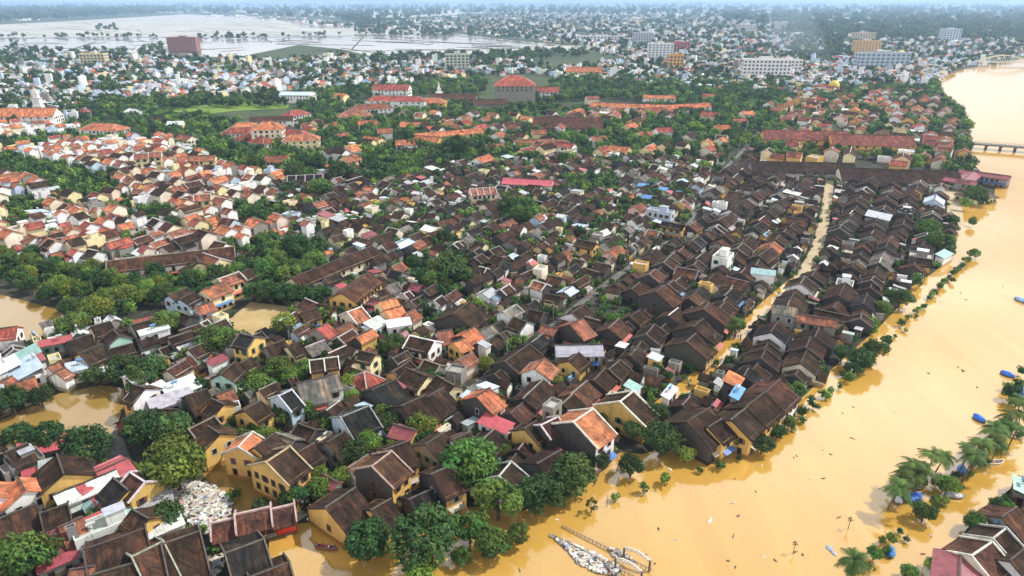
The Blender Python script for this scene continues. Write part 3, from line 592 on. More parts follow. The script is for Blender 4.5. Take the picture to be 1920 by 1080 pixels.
H(451, 626, 478, 632, 8, 10.5, 'k', 'y', cop=1, nw=2, label='tall yellow house by the school yard', lm='the tall yellow house'); H(448, 632, 462, 624, 6, 9, 'k', 'w', cop=1)
H(500, 650, 530, 638, 9, 7.5, 'b', 'g'); H(540, 648, 556, 642, 9, 8, 'b', 'Y'); H(582, 676, 632, 669, 7, 8.4, 'b', 'y', cop=1, tc=WH, bands=(0,), nw=1, label='yellow gable house with two dark roof panels framed in white', lm='the white-framed roof panels')
H(676, 658, 702, 664, 6, 9, 'b', 'Y', nw=1, label='narrow lemon yellow house with a dark roof and one window', lm='the lemon yellow block'); H(668, 706, 700, 690, 10, 6, 'r', 'p', type='hip')
H(770, 630, 815, 640, 8, 8, 'b', 'w', cop=1, tc=WH, nw=4, label='long white two storey house with dark roof and arched windows', lm='the long white house'); B(706, 612, 7, 5, 57, 6.5, 'w', 'w', type='shed'); B(748, 612, 8, 4, 20, 6.5, 'w', 'w', type='shed')
H(712, 566, 740, 558, 9, 8, 'o', 'Y', lm='the orange twin roofs', label='cream house with an orange roof, upper of two joined ones'); H(722, 582, 752, 574, 9, 8, 'o', 'Y', label='cream house with an orange roof, lower of two joined ones'); H(760, 588, 776, 580, 7, 7, 'O', 'c')
H(652, 585, 676, 576, 10, 7, 'O', 'c', cop=1, tc=WH); H(595, 615, 612, 606, 9, 7.5, 'r', 'g'); H(566, 586, 590, 578, 8, 7, 'b', 'y')
H(866, 626, 888, 614, 8, 7.5, 'o', 'd'); H(852, 642, 872, 634, 7, 7, 'o', 'y', label='small yellow gable with an orange roof near the main street'); H(822, 622, 845, 618, 9, 6.5, 'O', 'w'); H(850, 588, 880, 566, 15, 9, 'b', 'd', lm='the big black gable', label='big black gabled house with a dark brown roof left of the main street')
H(560, 718, 610, 708, 13, 7.5, 'g', 'w', bands=(), label='wide grey lichened tile roof of an old assembly hall', lm='the wide grey lichened roof'); H(602, 708, 630, 700, 9, 7.5, 'g', 'w')
H(640, 782, 690, 762, 12, 8, 'k', 'l', cop=1, tc=(.3, .3, .3), label='blackish roof with a pale blue stepped gable facing left', lm='the pale blue stepped gable'); H(524, 742, 545, 732, 10, 8, 'k', 'l', cop=1, tc=(.5, .55, .62), label='pale blue curved gable with a small dark roof panel', lm='the pale blue curved gable')
H(755, 760, 795, 742, 14, 8, 'b', 'd'); H(800, 745, 830, 728, 12, 7.5, 'b', 'd'); H(700, 730, 740, 712, 12, 7.5, 'k', 'd'); B(735, 738, 8, 4, 57, 6, 'm', 'p', type='shed'); B(930, 800, 9, 4, -35, 5.5, 'p', 'w', type='shed')
H(762, 690, 800, 705, 9, 7.5, 'b', 'Y', nw=5); H(820, 705, 850, 722, 7, 6.5, 'b', 'Y', nw=6)
# --- brown halls and schools in the middle distance
B(325, 487, 46, 11, 22, 8.5, 'B', 'w', 'w', cop=1, tc=(.3, .2, .15), label='long brown roofed assembly hall among orange houses', lm='the long brown assembly hall'); B(262, 492, 16, 10, 22, 8, 'B', 'w', cop=1, tc=WH); B(370, 492, 14, 14, -60, 7, 'B', 'Y'); B(400, 490, 12, 9, -35, 7.5, 'O', 'Y', cop=1, tc=WH)
B(628, 500, 42, 10, 57, 8, 'b', 'Y', label='long dark school roof behind the row of dark trees', lm='the long dark school roof'); H(640, 548, 690, 512, 11, 8.5, 'B', 'y', nw=7, label='long ochre school building with brown roof', lm='the ochre school building')
B(990, 342, 29, 11, -12, 7, 'p', 'w', rise=2.0, label='large low shed with a bright pinkish red roof', lm='the pinkish red market shed')
B(905, 362, 14, 9, 15, 9, 'O', 'c', cop=1, tc=WH, bands=(-.5, 0, .5), nw=5, label='cream terrace of houses with terracotta panels framed in white', lm='the cream terrace'); B(573, 336, 20, 10, 12, 8, 'k', 'y', cop=1, tc=WH, bands=(-.5, 0, .5), label='yellow row with four black roof panels framed in white', lm='the yellow row with black panels')
B(1503, 312, 62, 17, -6, 9, 'b', 'g', lm='the left dark market hall', label='long dark market hall roof, left of two end to end'); B(1682, 326, 66, 20, -9, 9, 'b', 'c', lm='the right dark market hall', label='long dark market hall roof, right of two end to end')
B(1510, 254, 62, 20, -8, 12, 'q', 'y', label='long maroon red roof, left of a matching pair near the river', lm='the left maroon red hall'); B(1632, 262, 56, 22, -9, 12, 'q', 'y', label='long maroon red roof, right of a matching pair near the river', lm='the right maroon red hall')
B(1815, 335, 28, 9, 48, 7, 'm', 'g', rise=1.4, label='maroon riverside market roof pointing at the bridge', lm='the maroon riverside market'); B(1845, 330, 26, 8, -45, 7, 'm', 'g', rise=1.4, label='maroon riverside market roof along the water'); B(1800, 342, 16, 8, -45, 6.5, 'm', 'g', rise=1.2); B(1832, 362, 16, 14, 20, 7, 'g', 'Y', type='hip')
# --- red roofed compound and hall
B(503, 243, 22, 18, 10, 20, 'o', 'c', type='hip', hipk=.95, pitch=.5, nw=5, label='orange hipped pavilion rising in the middle of the red roofed compound', lm='the orange hipped pavilion')
B(455, 247, 30, 13, 10, 11, 'r', 'c', type='hip', pitch=.5); B(480, 262, 34, 14, -35, 11, 'r', 'c', type='hip', pitch=.5); B(545, 252, 34, 14, -20, 12, 'r', 'c', type='hip', pitch=.5); B(565, 262, 26, 13, 12, 13, 'o', 'Y', type='hip', pitch=.5, nw=5); B(460, 238, 20, 12, 10, 12, 'o', 'c', type='hip', pitch=.5); B(510, 224, 36, 12, 12, 9, 'B', 'w'); B(555, 214, 22, 14, 50, 12, 'r', 'w', type='hip')
B(965, 156, 44, 36, 0, 28, 'r', 'g', type='hip', hipk=.9, pitch=.52, nw=8, label='large grey museum hall under a red pyramid roof', lm='the red pyramid-roofed hall', frame=(.07, .08, .10)); B(1016, 170, 38, 18, -4, 14, 'r', 'w', pitch=.5, nw=8, label='white annex with a red ridge roof right of the pyramid-roofed hall')
B(735, 165, 42, 20, -6, 14, 'r', 'w', label='red roofed white school left of the pyramid-roofed hall', lm='the red roofed school')
B(745, 188, 60, 16, -8, 14, 'r', 'w', type='hip'); B(800, 190, 40, 16, -5, 12, 'o', 'y', type='hip'); B(695, 203, 40, 15, 25, 13, 'O', 'w', type='hip'); B(665, 215, 30, 16, 20, 12, 'O', 'c', type='hip'); B(850, 182, 50, 16, -5, 11, 'B', 'g'); B(920, 192, 34, 14, 10, 10, 'B', 'g')
B(1095, 132, 50, 22, -5, 16, 'o', 'Y', nw=6, label='long orange roofed block standing behind the park'); B(1185, 200, 80, 12, -14, 10, 'o', 'w', label='long thin orange school roof, left one', lm='the long thin orange roofs'); B(1235, 208, 26, 14, -14, 10, 'r', 'w', type='hip'); B(1290, 200, 46, 12, 18, 10, 'o', 'w', label='long thin orange school roof, right one'); B(1236, 183, 34, 11, -5, 9, 'o', 'w')
B(1065, 228, 58, 26, -6, 12, 'B', 'p', label='broad maroon brown roof amid trees', lm='the broad maroon brown roof'); B(840, 252, 56, 11, 28, 10, 'o', 'Y', label='long bright orange roof slanting between trees', lm='the slanting orange roof'); B(800, 262, 22, 12, -20, 9, 'o', 'y'); B(775, 234, 22, 12, -10, 8, 'o', 'w'); B(1000, 268, 28, 12, 12, 9, 'O', 'w'); B(1040, 270, 26, 13, 12, 9, 'O', 'c', type='hip')
B(40, 213, 62, 17, 2, 16, 'o', 'w', pitch=.7, nw=9, label='white church nave with a long orange roof', lm='the white church'); B(195, 240, 34, 16, -10, 12, 'o', 'w', type='hip', label='white villa with an orange hipped roof in the left distance')
B(558, 178, 34, 20, -4, 12, 'l', 'w', rise=2.5, label='pale blue warehouse beside the sports field', lm='the pale blue warehouse')
# --- streets of bigger far buildings are built below as blocks
for x_, y_ in [(1205, 350), (1242, 357), (1276, 363), (1224, 343), (1212, 372)]: B(x_, y_, 6, 4, rnd.choice((57, -33)), 5, 'u', 'g', type='shed')
B(1238, 402, 13, 6, -33, 8, 'G', 'l', type='flat', label='long light blue flat block left of the upper main street', lm='the light blue flat block'); B(1262, 426, 11, 6, -33, 6.5, 'k', 'y'); B(1195, 392, 9, 7, 57, 8, 'O', 'p'); B(1100, 462, 9, 7, -33, 8, 'b', 'y'); B(1150, 475, 10, 7, 57, 7, 'O', 'p')
for x_, y_, r_ in [(700, 262, 'o'), (722, 248, 'O'), (762, 268, 'o'), (655, 300, 'O'), (905, 300, 'o'), (930, 276, 'O'), (952, 262, 'b'), (1180, 238, 'o'), (1208, 252, 'O'), (1243, 246, 'r'), (1292, 256, 'b'), (1352, 240, 'o'), (1386, 228, 'r'), (1122, 262, 'O'), (1162, 280, 'o'), (1332, 216, 'r'), (1400, 214, 'o'), (1442, 196, 'O'), (622, 236, 'r'), (640, 255, 'O'), (690, 232, 'o'), (1060, 275, 'r'), (1010, 250, 'O'), (960, 235, 'B'), (900, 240, 'r'), (870, 222, 'O'), (700, 190, 'r'), (640, 180, 'o'), (1110, 185, 'O'), (1330, 180, 'r'), (350, 260, 'O'), (290, 225, 'b'), (380, 300, 'O'), (250, 210, 'w'), (330, 232, 'w'), (520, 300, 'O')]:
    B(x_, y_, rnd.uniform(11, 17), rnd.uniform(9, 11), rnd.choice((-33, 20, 57, 10)), rnd.uniform(8, 10.5), r_, rnd.choice('wYcw'))
ZONES = [  # polygon in the picture, row angle, cell length, row width, fill, roofs, walls, share of black gables, share turned
    ('old', [(820, 810), (835, 778), (905, 715), (1055, 605), (1112, 562), (1215, 485), (1300, 428), (1335, 350), (1375, 310), (1420, 272), (1432, 300), (1420, 330), (1570, 335), (1770, 345), (1792, 400), (1795, 485), (1750, 515), (1655, 590), (1596, 650), (1498, 738), (1440, 778), (1330, 835), (1240, 830), (1180, 845), (1100, 880), (1000, 935), (930, 925), (840, 925), (790, 850)], 57, (4.6, 8.6), (7.6, 11.5), .98,
     'b' * 70 + 'B' * 13 + 'k' * 7 + 'O' * 3 + 'g' * 3 + 'G' * 2 + 'ww', 'd' * 3 + 'g' * 4 + 'y' * 2 + 'w' * 2 + 'c', .75, .04),
    ('left', [(230, 745), (330, 610), (440, 590), (560, 520), (640, 470), (500, 400), (520, 340), (640, 310), (800, 310), (1000, 290), (1335, 300), (1335, 350), (1295, 425), (1112, 550), (905, 705), (835, 770), (790, 830), (800, 900), (640, 900), (560, 940), (440, 870), (340, 830), (230, 800)], 57, (3.8, 7.6), (5.2, 8.4), .84,
     'b' * 52 + 'B' * 12 + 'k' * 10 + 'O' * 5 + 'o' * 1 + 'g' * 6 + 'w' * 3 + 'G' * 3 + 'mmpl', 'y' * 4 + 'Y' * 5 + 'w' * 9 + 'c' * 6 + 'g' * 7 + 'd' * 4 + 'l', .34, .25),
    ('orange', [(-60, 350), (210, 285), (420, 300), (640, 305), (530, 335), (500, 400), (640, 455), (560, 520), (470, 520), (330, 505), (230, 505), (-60, 520)], 57, (5.4, 10), (6.2, 8.8), .80,
     'o' * 24 + 'O' * 15 + 'r' * 6 + 'b' * 22 + 'B' * 12 + 'w' * 5 + 'G' * 4 + 'l', 'Y' * 8 + 'c' * 8 + 'w' * 17 + 'y' + 'l' * 2 + 'g', .0, .72),
    ('white', [(-60, 235), (90, 235), (210, 250), (300, 255), (430, 305), (210, 285), (-60, 345)], 57, (5.5, 9.5), (5.5, 8.5), .85,
     'w' * 14 + 'o' * 10 + 'O' * 6 + 'G' * 6 + 'r' * 4 + 'l' * 2, 'w' * 12 + 'Y' * 3 + 'c' * 3 + 'l' * 3, .0, .5),
    ('corner', [(-60, 650), (150, 600), (330, 610), (330, 700), (230, 720), (110, 732), (-60, 800)], 40, (5, 8), (5.5, 8.5), .92,
     'b' * 24 + 'B' * 8 + 'O' * 6 + 'w' * 4 + 'G' * 4 + 'tlp', 'w' * 5 + 'Y' * 4 + 'g' * 3 + 'n', .1, .2),
    ('front', [(-60, 830), (90, 830), (200, 850), (240, 890), (320, 930), (300, 985), (400, 1000), (440, 1090), (-60, 1090)], 45, (5, 8), (5.5, 8.5), .92,
     'b' * 24 + 'B' * 8 + 'O' * 5 + 'G' * 3 + 'w' * 2, 'y' * 3 + 'g' * 4 + 'd' * 3 + 'w' * 2, .3, .3),
    ('mid', [(560, 230), (760, 215), (1000, 225), (1130, 205), (1320, 215), (1410, 265), (1335, 330), (1000, 300), (640, 325), (560, 280)], 57, (7, 14), (8, 12), .34,
     'b' * 12 + 'B' * 8 + 'O' * 8 + 'o' * 6 + 'r' * 3 + 'w' * 3, 'Y' * 6 + 'w' * 6 + 'c' * 5 + 'y' * 4, .05, .4),
    ('east', [(1420, 262), (1470, 180), (1520, 165), (1740, 175), (1800, 225), (1815, 300), (1790, 335), (1600, 300), (1430, 310)], 57, (8, 13), (8, 12), .36,
     'O' * 10 + 'o' * 3 + 'r' * 5 + 'q' * 6 + 'b' * 7 + 'B' * 8 + 'w' * 4 + 'G' * 2, 'Y' * 8 + 'y' * 6 + 'w' * 7 + 'c' * 5, .0, .4),
    ('isle', [(1760, 1110), (1790, 1032), (1850, 975), (1905, 935), (2010, 900), (2010, 1110)], 57, (6, 9), (8, 11), .93,
     'b' * 20 + 'B' * 12 + 'O' * 3 + 'G' * 2, 'w' * 3 + 'Y' * 2 + 'g' * 3 + 'd', .3, .1)]
B(1796, 1078, 10, 8, 57, 5, 'm', 'w', rise=1.2, label='pinkish red sheet roof at the bottom right corner', lm='the bottom right pinkish roof')
H(1822, 1042, 1858, 1018, 10, 6, 'B', 'c', 'c', cop=1, tc=WH, label='reddish dark roof edged in white at the bottom right waterside', lm='the white-edged roof at bottom right'); H(1862, 1010, 1885, 992, 9, 6, 'b', 'g', cop=1, tc=WH); H(1895, 1050, 1920, 1030, 9, 6, 'b', 'w'); H(1880, 968, 1905, 952, 9, 6, 'B', 'g'); B(1864, 985, 5, 4, 57, 4, 'w', 'g', type='flat'); B(1915, 915, 6, 3.5, 57, 3.6, 't', 'g', type='shed'); B(1872, 1030, 5, 4, 57, 4.5, 'l', 'g', type='flat')
rz = random.Random(11)
FOOT = []
for zn, zp, ang, cl, rwid, fill, roofs, walls, dg, turn in ZONES:
    P = W(zp, 3.0); a = R(ang); c, s = math.cos(a), math.sin(a)
    us = [x * c + y * s for x, y in P]; vs_ = [-x * s + y * c for x, y in P]
    v = min(vs_)
    while v < max(vs_):
        rw = rz.uniform(*rwid); u = min(us) + rz.uniform(0, 6); vv = v + rw / 2; jv = 0
        while u < max(us):
            L = rz.uniform(*cl) * (1.7 if rz.random() < .1 else 1); uu = u + L / 2; u += L + (rz.uniform(-.3, .2) if rz.random() < .85 else rz.uniform(.5, 2.5))
            jv = max(-2.2, min(2.2, jv + rz.uniform(-1.1, 1.1)))
            x = uu * c - (vv + jv) * s; y = uu * s + (vv + jv) * c
            px, py, f = PX(x, y, 5)
            if not (-70 < px < 1990 and py < 1140): continue
            if not inpoly(np.array([x]), np.array([y]), P)[0]: continue
            if rz.random() > fill: continue
            ww = rw * rz.uniform(.86, 1.0); rot = a + R(rz.gauss(0, 2.6 if zn == 'old' else 6))
            if rz.random() < turn: rot += math.pi / 2; L, ww = min(max(ww, 6), 10), min(max(L, 5.5), 8)
            if occupied(x, y, L, ww, rot) > .12:
                L *= .62; ww *= .66
                if occupied(x, y, L, ww, rot) > .10: continue
            rf = rz.choice(roofs); wl = rz.choice(walls); t = 'gable'; zr = (rz.uniform(5.0, 7.2) if zn in ('old', 'left', 'isle', 'corner', 'front') else rz.uniform(5.5, 8)) * (.8 if L < 5 else 1); k = {}
            if ROOF[rf][2]:
                if zn in ('white', 'orange') and rz.random() < .6: t = 'flat'; zr = rz.uniform(5, 8.5)
                else: t = rz.choice(('shed', 'gable', 'flat')); zr = rz.uniform(4, 7); k['rise'] = rz.uniform(.6, 1.3)
            elif zn in ('orange', 'white', 'east', 'mid'): zr = rz.uniform(6.8, 10.6); k['cop'] = rz.random() < .18; k['tc'] = (.5, .48, .45) if rz.random() < .4 else (.3, .18, .13)
            else:
                k['cop'] = rz.random() < (.3 if zn == 'old' else .3)
                if rz.random() < (.05 if zn == 'old' else .2): k['tc'] = (.5, .48, .45)
                elif rz.random() < .4: k['tc'] = (.2, .18, .16)
            gb = 'd' if (rz.random() < dg and wl != 'l') else wl
            HOUSES.append(dict(cx=x, cy=y, L=L, w=ww, rot=rot, zr=zr, roof=rf, wall=wl, gable=gb, type=t, label=None, lm=None, zone=zn, **k)); occupy(x, y, L, ww, rot)
        v += rw + (rz.uniform(-.5, .2) if rz.random() < .8 else rz.uniform(1, 4))
# leftover yards between the rows: lean-tos, sheds and back houses
for zn, zp, ang, cl, rwid, fill, roofs, walls, dg, turn in ZONES:
    if zn in ('mid', 'east', 'white'): continue
    P = W(zp, 3.0); xs = [p[0] for p in P]; ys = [p[1] for p in P]
    for _ in range(int((max(xs) - min(xs)) * (max(ys) - min(ys)) / (4 if zn == 'old' else 7))):
        x, y = rz.uniform(min(xs), max(xs)), rz.uniform(min(ys), max(ys)); px, py, f = PX(x, y, 4)
        if not (-40 < px < 1960 and py < 1120) or OCC[int(x - OX0), int(y - OY0)]: continue
        if not inpoly(np.array([x]), np.array([y]), P)[0]: continue
        L, ww = rz.uniform(1.8, 5.5), rz.uniform(1.8, 5); rot = R(ang + rz.choice((0, 90)) + rz.gauss(0, 5))
        if occupied(x, y, L, ww, rot) > .13: continue
        q = rz.random()
        if q < .26: rf, t, zr = rz.choice('wGGGlpmggg'), 'shed', rz.uniform(3.2, 5.5)
        elif q < .42: rf, t, zr = 'G', 'flat', rz.uniform(3, 5)
        else: rf, t, zr = rz.choice(roofs), 'gable', rz.uniform(4.5, 7)
        zr = min(zr, 2.2 + .75 * min(L, ww))
        HOUSES.append(dict(cx=x, cy=y, L=L, w=ww, rot=rot, zr=zr, roof=rf, wall=rz.choice(walls), gable=rz.choice(walls), type=t, label=None, lm=None, zone=zn)); occupy(x, y, L, ww, rot)
        if t == 'shed': HOUSES[-1]['rise'] = rz.uniform(.4, 1)
for i, h in enumerate(HOUSES): h['id'] = i; h.setdefault('type', 'gable'); h.setdefault('zone', 'hand')
# ------------------------------------------------------------------ trees
def ico_dir(r):
    z = r.uniform(-1, 1); t = r.uniform(0, 2 * math.pi); q = math.sqrt(1 - z * z); return Vector((q * math.cos(t), q * math.sin(t), z))
def crown_mesh(name, seed, n, leaf, base, flat=.72, lobes=22, sparse=False):
    """unit crown, radius 1, centre at z=1.25: lobes of leaf clumps"""
    r = random.Random(seed); m = MB(); Ls = []
    for i in range(lobes):
        if r.random() < .14: continue
        t = i * 2.39996 + r.uniform(-.3, .3); z = 1 - 1.45 * (i + .5) / lobes; q = math.sqrt(max(0, 1 - z * z)); k = r.uniform(.5, .74)
        Ls.append((Vector((math.cos(t) * q * k, math.sin(t) * q * k, z * k * flat)), r.uniform(.24, .40) * (.6 if sparse else 1), r.uniform(.66, 1.32), r.uniform(-.12, .16)))
    for i in range(n):
        c, rad, br, hue = r.choice(Ls); d = ico_dir(r); rr = rad * (r.uniform(.55, 1.08))
        p = c + Vector((d.x, d.y, d.z * .85)) * rr; p.z += 1.0
        nrm = (d + ico_dir(r) * .75 + Vector((0, 0, .35))).normalized(); a = nrm.cross(ico_dir(r)).normalized(); b = nrm.cross(a)
        s = leaf * r.uniform(.6, 1.35); k = br * r.uniform(.75, 1.25)
        col = (base[0] * k * (1 + hue * 1.6), base[1] * k, base[2] * k * (1 - hue))
        e = r.uniform(.45, .75)
        m.face([p - a * s, p - b * s * e, p + a * s, p + b * s * e], col)
    return m.mesh(name, [M_LEAF])
def trunk_mesh(name, seed, limbs=5, top=1.1):
    r = random.Random(seed); m = MB(); bc = (.11, .085, .06)
    m.tube([(0, 0, -.35), (.02, 0, .1), (.0, .03, .42)], [.095, .075, .055], 7, bc)
    for i in range(limbs):
        t = i * 2 * math.pi / limbs + r.uniform(-.4, .4); k = r.uniform(.35, .62)
        m.tube([(0, .03, .38), (math.cos(t) * k * .5, math.sin(t) * k * .5, .62), (math.cos(t) * k, math.sin(t) * k, top - .2 + r.uniform(0, .35))], [.045, .032, .012], 5, bc)
    return m.mesh(name, [M_BARK])
GD, GM, GL = (.050, .096, .026), (.085, .152, .031), (.145, .22, .036)
CR = {'d': [crown_mesh('leafy_crown', 20 + i, 3000, .072, GD) for i in range(4)], 'm': [crown_mesh('leafy_crown', 40 + i, 2800, .075, GM) for i in range(4)],
      'l': [crown_mesh('leafy_crown', 60 + i, 2800, .072, GL, lobes=28) for i in range(3)],
      's': [crown_mesh('thin_crown', 80 + i, 300, .10, (.05, .075, .025), lobes=8, sparse=True) for i in range(4)]}
TK = [trunk_mesh('tree_trunk', 5 + i) for i in range(3)]; TKS = [trunk_mesh('tree_trunk', 9 + i, 7, 1.15) for i in range(3)]
def palm_mesh(seed):
    r = random.Random(seed); m = MB(); t = MB(); h = r.uniform(5.2, 7.4); lx, ly = r.uniform(-.8, .8), r.uniform(-.6, .6)
    P = [(lx * (k / 4) ** 2, ly * (k / 4) ** 2, -1 + (h + 1) * k / 4) for k in range(5)]
    t.tube(P, [.22, .18, .15, .13, .12], 7, (.15, .12, .09)); top = Vector(P[-1])
    for i in range(20):
        a = i * 2.39996 + r.uniform(-.2, .2); el = r.uniform(-.1, 1.2); ln = r.uniform(2.3, 3.4); pts = []
        for k in range(8):
            s = k / 7; rad = ln * s * math.cos(el * (1 - s * .5)); z = ln * (math.sin(el) * s - .75 * s * s)
            pts.append(top + Vector((math.cos(a) * rad, math.sin(a) * rad, z)))
        side = Vector((-math.sin(a), math.cos(a), 0)); br = r.uniform(.6, 1.4)
        for k in range(1, 8):
            d = (pts[k] - pts[k - 1])
            for q in (0, .5):
                b = pts[k - 1] + d * q
                for sg in (-1, 1):
                    l = .85 * math.sin(math.pi * min(1, (k - .3 + q) / 8.2)) + .12; tip = b + side * sg * l + d.normalized() * l * .55 + Vector((0, 0, -.32 * l))
                    w_ = d.normalized() * .11; m.face([b - w_, b + w_, tip], (.085 * br, .15 * br, .032 * br))
            m.bar(pts[k - 1], pts[k], .06, .05, (.07, .09, .03))
    return m.mesh('palm_fronds', [M_LEAF]), t.mesh('palm_trunk', [M_BARK])
PALMS = [palm_mesh(3 + i) for i in range(4)]
TREES = []
def T(px, py, rp, kind='m', label=None, lm=None, hk=1.0):
    """crown centre and radius in the picture"""
    z = 5
    for _ in range(4):
        x, y = G(px, py, z); f = PX(x, y, z)[2]; rr = rp * f / FPX; rr *= 1.06; z = rr * 1.0 * hk
        if kind == 'p': z = 5.4
    TREES.append(dict(x=x, y=y, r=rr, k=kind, label=label, lm=lm, hk=hk, hand=True))
for a in [(45, 1042, 58, 'm', 'large bright green tree filling the bottom left corner', 'the large bottom left tree'), (158, 834, 48, 'd', 'round dense dark tree between the lower pond and the red sheds', 'the round dense tree by the lower pond'), (84, 816, 34, 'd'), (32, 816, 30, 'd'), (325, 870, 60, 'l', 'tall light green feathery tree above the litter heap', 'the feathery light green tree'), (270, 800, 42, 'd'), (325, 805, 42, 'd'),
          (312, 964, 34, 'd', 'round dark tree at the left rim of the litter heap', 'the round tree at the litter heap'), (232, 880, 24, 'm'), (255, 905, 20, 'm'), (438, 925, 16, 'm'), (690, 1010, 46, 'd', 'round dark tree at the water in front of the ochre hall', 'the round waterside tree'), (793, 1002, 68, 'd', 'largest dark spreading tree standing in the flood', 'the largest waterside tree'),
          (880, 988, 38, 'm'), (925, 1018, 36, 'm'), (972, 1000, 26, 'm'), (790, 1066, 36, 'l', 'light green tree cut by the bottom edge below the largest waterside tree'), (865, 1042, 22, 'm'), (935, 932, 52, 'm'), (1013, 924, 44, 'd'), (1072, 890, 46, 'd'), (1045, 930, 24, 'd'), (880, 866, 58, 'm'), (548, 926, 30, 'd'), (598, 912, 26, 'l'), (592, 890, 24, 'l'),
          (642, 893, 24, 'l'), (660, 848, 34, 'd'), (690, 830, 28, 'l'), (790, 800, 34, 'l'), (770, 828, 22, 'l'), (735, 792, 24, 'd'), (490, 948, 20, 'd'), (178, 968, 20, 'm'), (1120, 862, 26, 'd'), (1190, 805, 24, 'd'), (1240, 822, 40, 'd', 'dark round tree in front of the quay block', 'the dark round tree before the quay block'), (1285, 850, 20, 'l'), (1378, 818, 24, 'd'), (1225, 775, 30, 'd'),
          (1430, 832, 22, 'd'), (1458, 808, 18, 'd'), (1480, 791, 17, 'm'), (1503, 771, 14, 's'), (1530, 760, 10, 's'), (1545, 735, 13, 's'), (1495, 730, 20, 'm'), (1183, 872, 25, 'd', 'lone dark tree standing in the open flood with a visible trunk', 'the lone dark tree in the flood'),
          (1110, 946, 18, 's'), (1155, 930, 11, 's'), (1208, 915, 13, 's'), (1250, 898, 16, 's'), (1312, 878, 10, 's'), (1350, 868, 13, 'm'), (1387, 858, 8, 's'), (1600, 690, 17, 'd'), (1615, 672, 26, 'd'), (1640, 655, 26, 'd', 'dark bush clump drowned in the river off the quay', 'the drowned bush clump off the quay'), (1662, 632, 15, 'd'), (1580, 700, 8, 's'),
          (1540, 690, 16, 'm'), (1580, 660, 18, 'd'), (1655, 578, 20, 'm'), (1640, 606, 14, 'm'), (1690, 556, 22, 'd'), (1722, 525, 16, 'm'), (1762, 450, 26, 'm'), (1740, 428, 24, 'm'), (1788, 412, 16, 'd'), (1782, 470, 15, 'd'), (1828, 362, 20, 'm'), (1845, 372, 16, 'd'), (1810, 380, 14, 'm'),
          (1778, 908, 22, 'l'), (1762, 940, 19, 'm'), (1734, 957, 24, 'm', 'small round tree in the flood below the blue tarpaulins', 'the small round tree below the tarpaulins'), (1672, 1008, 14, 'l'), (1640, 1036, 17, 'm'), (1660, 1030, 14, 'm'), (1705, 1072, 18, 'm'), (1832, 978, 25, 'm'), (1872, 945, 17, 'd'), (1888, 932, 14, 'l'), (1752, 1062, 20, 'l'), (1912, 905, 14, 'm'),
          (1898, 735, 18, 'd'), (1912, 720, 16, 'd'), (1915, 692, 13, 'd'), (480, 545, 24, 'd'), (508, 547, 24, 'd'), (536, 548, 24, 'd'), (566, 550, 24, 'd'), (598, 552, 24, 'd'), (500, 500, 26, 'm'), (540, 512, 26, 'm'), (556, 462, 30, 'd'), (590, 490, 26, 'm'), (520, 485, 22, 'm'), (565, 505, 24, 'm'), (840, 500, 36, 'd'), (815, 522, 26, 'm'), (868, 515, 22, 'm'), (830, 545, 22, 'd'),
          (232, 692, 36, 'd'), (285, 690, 32, 'd'), (262, 712, 30, 'd'), (175, 705, 24, 'd'), (310, 603, 30, 'm'), (405, 636, 36, 'm'), (338, 608, 18, 'm'), (535, 605, 26, 'l'), (520, 690, 30, 'm'), (545, 705, 24, 'l'), (490, 725, 30, 'm'), (440, 720, 20, 'm'), (372, 722, 18, 'd'), (655, 715, 20, 'l'), (790, 640 - 5, 14, 'd'), (725, 650, 22, 'd'), (742, 640, 20, 'd'),
          (180, 575, 30, 'l'), (140, 605, 28, 'm'), (20, 748, 34, 'd'), (75, 742, 24, 'd'), (68, 640, 16, 'm'), (25, 640, 14, 'm'), (640, 320, 24, 'd'), (855, 270, 24, 'd'), (760, 255, 20, 'd'), (955, 385, 22, 'd'), (980, 400, 24, 'm'), (600, 350, 24, 'm'), (1380, 610, 20, 'm'), (1330, 655, 17, 'l'), (1040, 715, 17, 'l'), (1150, 600, 20, 'm'), (1185, 600, 14, 'l'), (945, 650, 16, 'l'), (925, 670, 14, 'l'), (870, 770 - 5, 14, 'l')]:
    T(*a)
for x, y in [(1694, 888), (1684, 905), (1715, 872), (1738, 868), (1726, 885), (1764, 850), (1745, 862), (1815, 868), (1832, 850), (1850, 838), (1862, 824), (1878, 810), (1893, 797), (1906, 785), (1918, 772), (1842, 832), (1872, 815), (1825, 862), (1612, 1052), (1888, 790), (1915, 765), (1702, 898), (1722, 890), (1804, 860), (1868, 834), (1900, 808), (1674, 918)]: T(x, y, 24, 'p')
for x, y, r_, k_ in [(1760, 905, 13, 'm'), (1790, 890, 14, 'd'), (1838, 868, 10, 'd'), (1878, 836, 11, 'm'), (1912, 812, 11, 'd'), (1700, 922, 11, 'd'), (1730, 900, 12, 'd'), (1905, 750, 16, 'd'), (1655, 1012, 10, 'm'), (1690, 995, 9, 'l'), (1700, 1010, 8, 'l'), (1800, 915, 11, 'm'), (1822, 888, 11, 'l'), (1850, 862, 10, 'm'), (1630, 1062, 12, 'm'), (1890, 722, 12, 'm')]: T(x, y, r_, k_)
for x, y in [(1692, 605), (1704, 594), (1718, 581), (1734, 572), (1744, 558), (1754, 546), (1762, 537), (1772, 527), (1780, 519), (1788, 511), (1797, 503), (1806, 494), (1815, 487), (1722, 578), (1768, 530), (1793, 507)]: T(x, y, rnd.uniform(6, 10), rnd.choice('ssm'))
for x, y in [(1826, 405), (1831, 462)]: T(x, y, 6, 'p')
rt = random.Random(5)
def free(x, y, ok=(0,)):
    a, b = int(x - OX0), int(y - OY0)
    return not (0 <= a < ONX and 0 <= b < ONY) or OCC[a, b] in ok
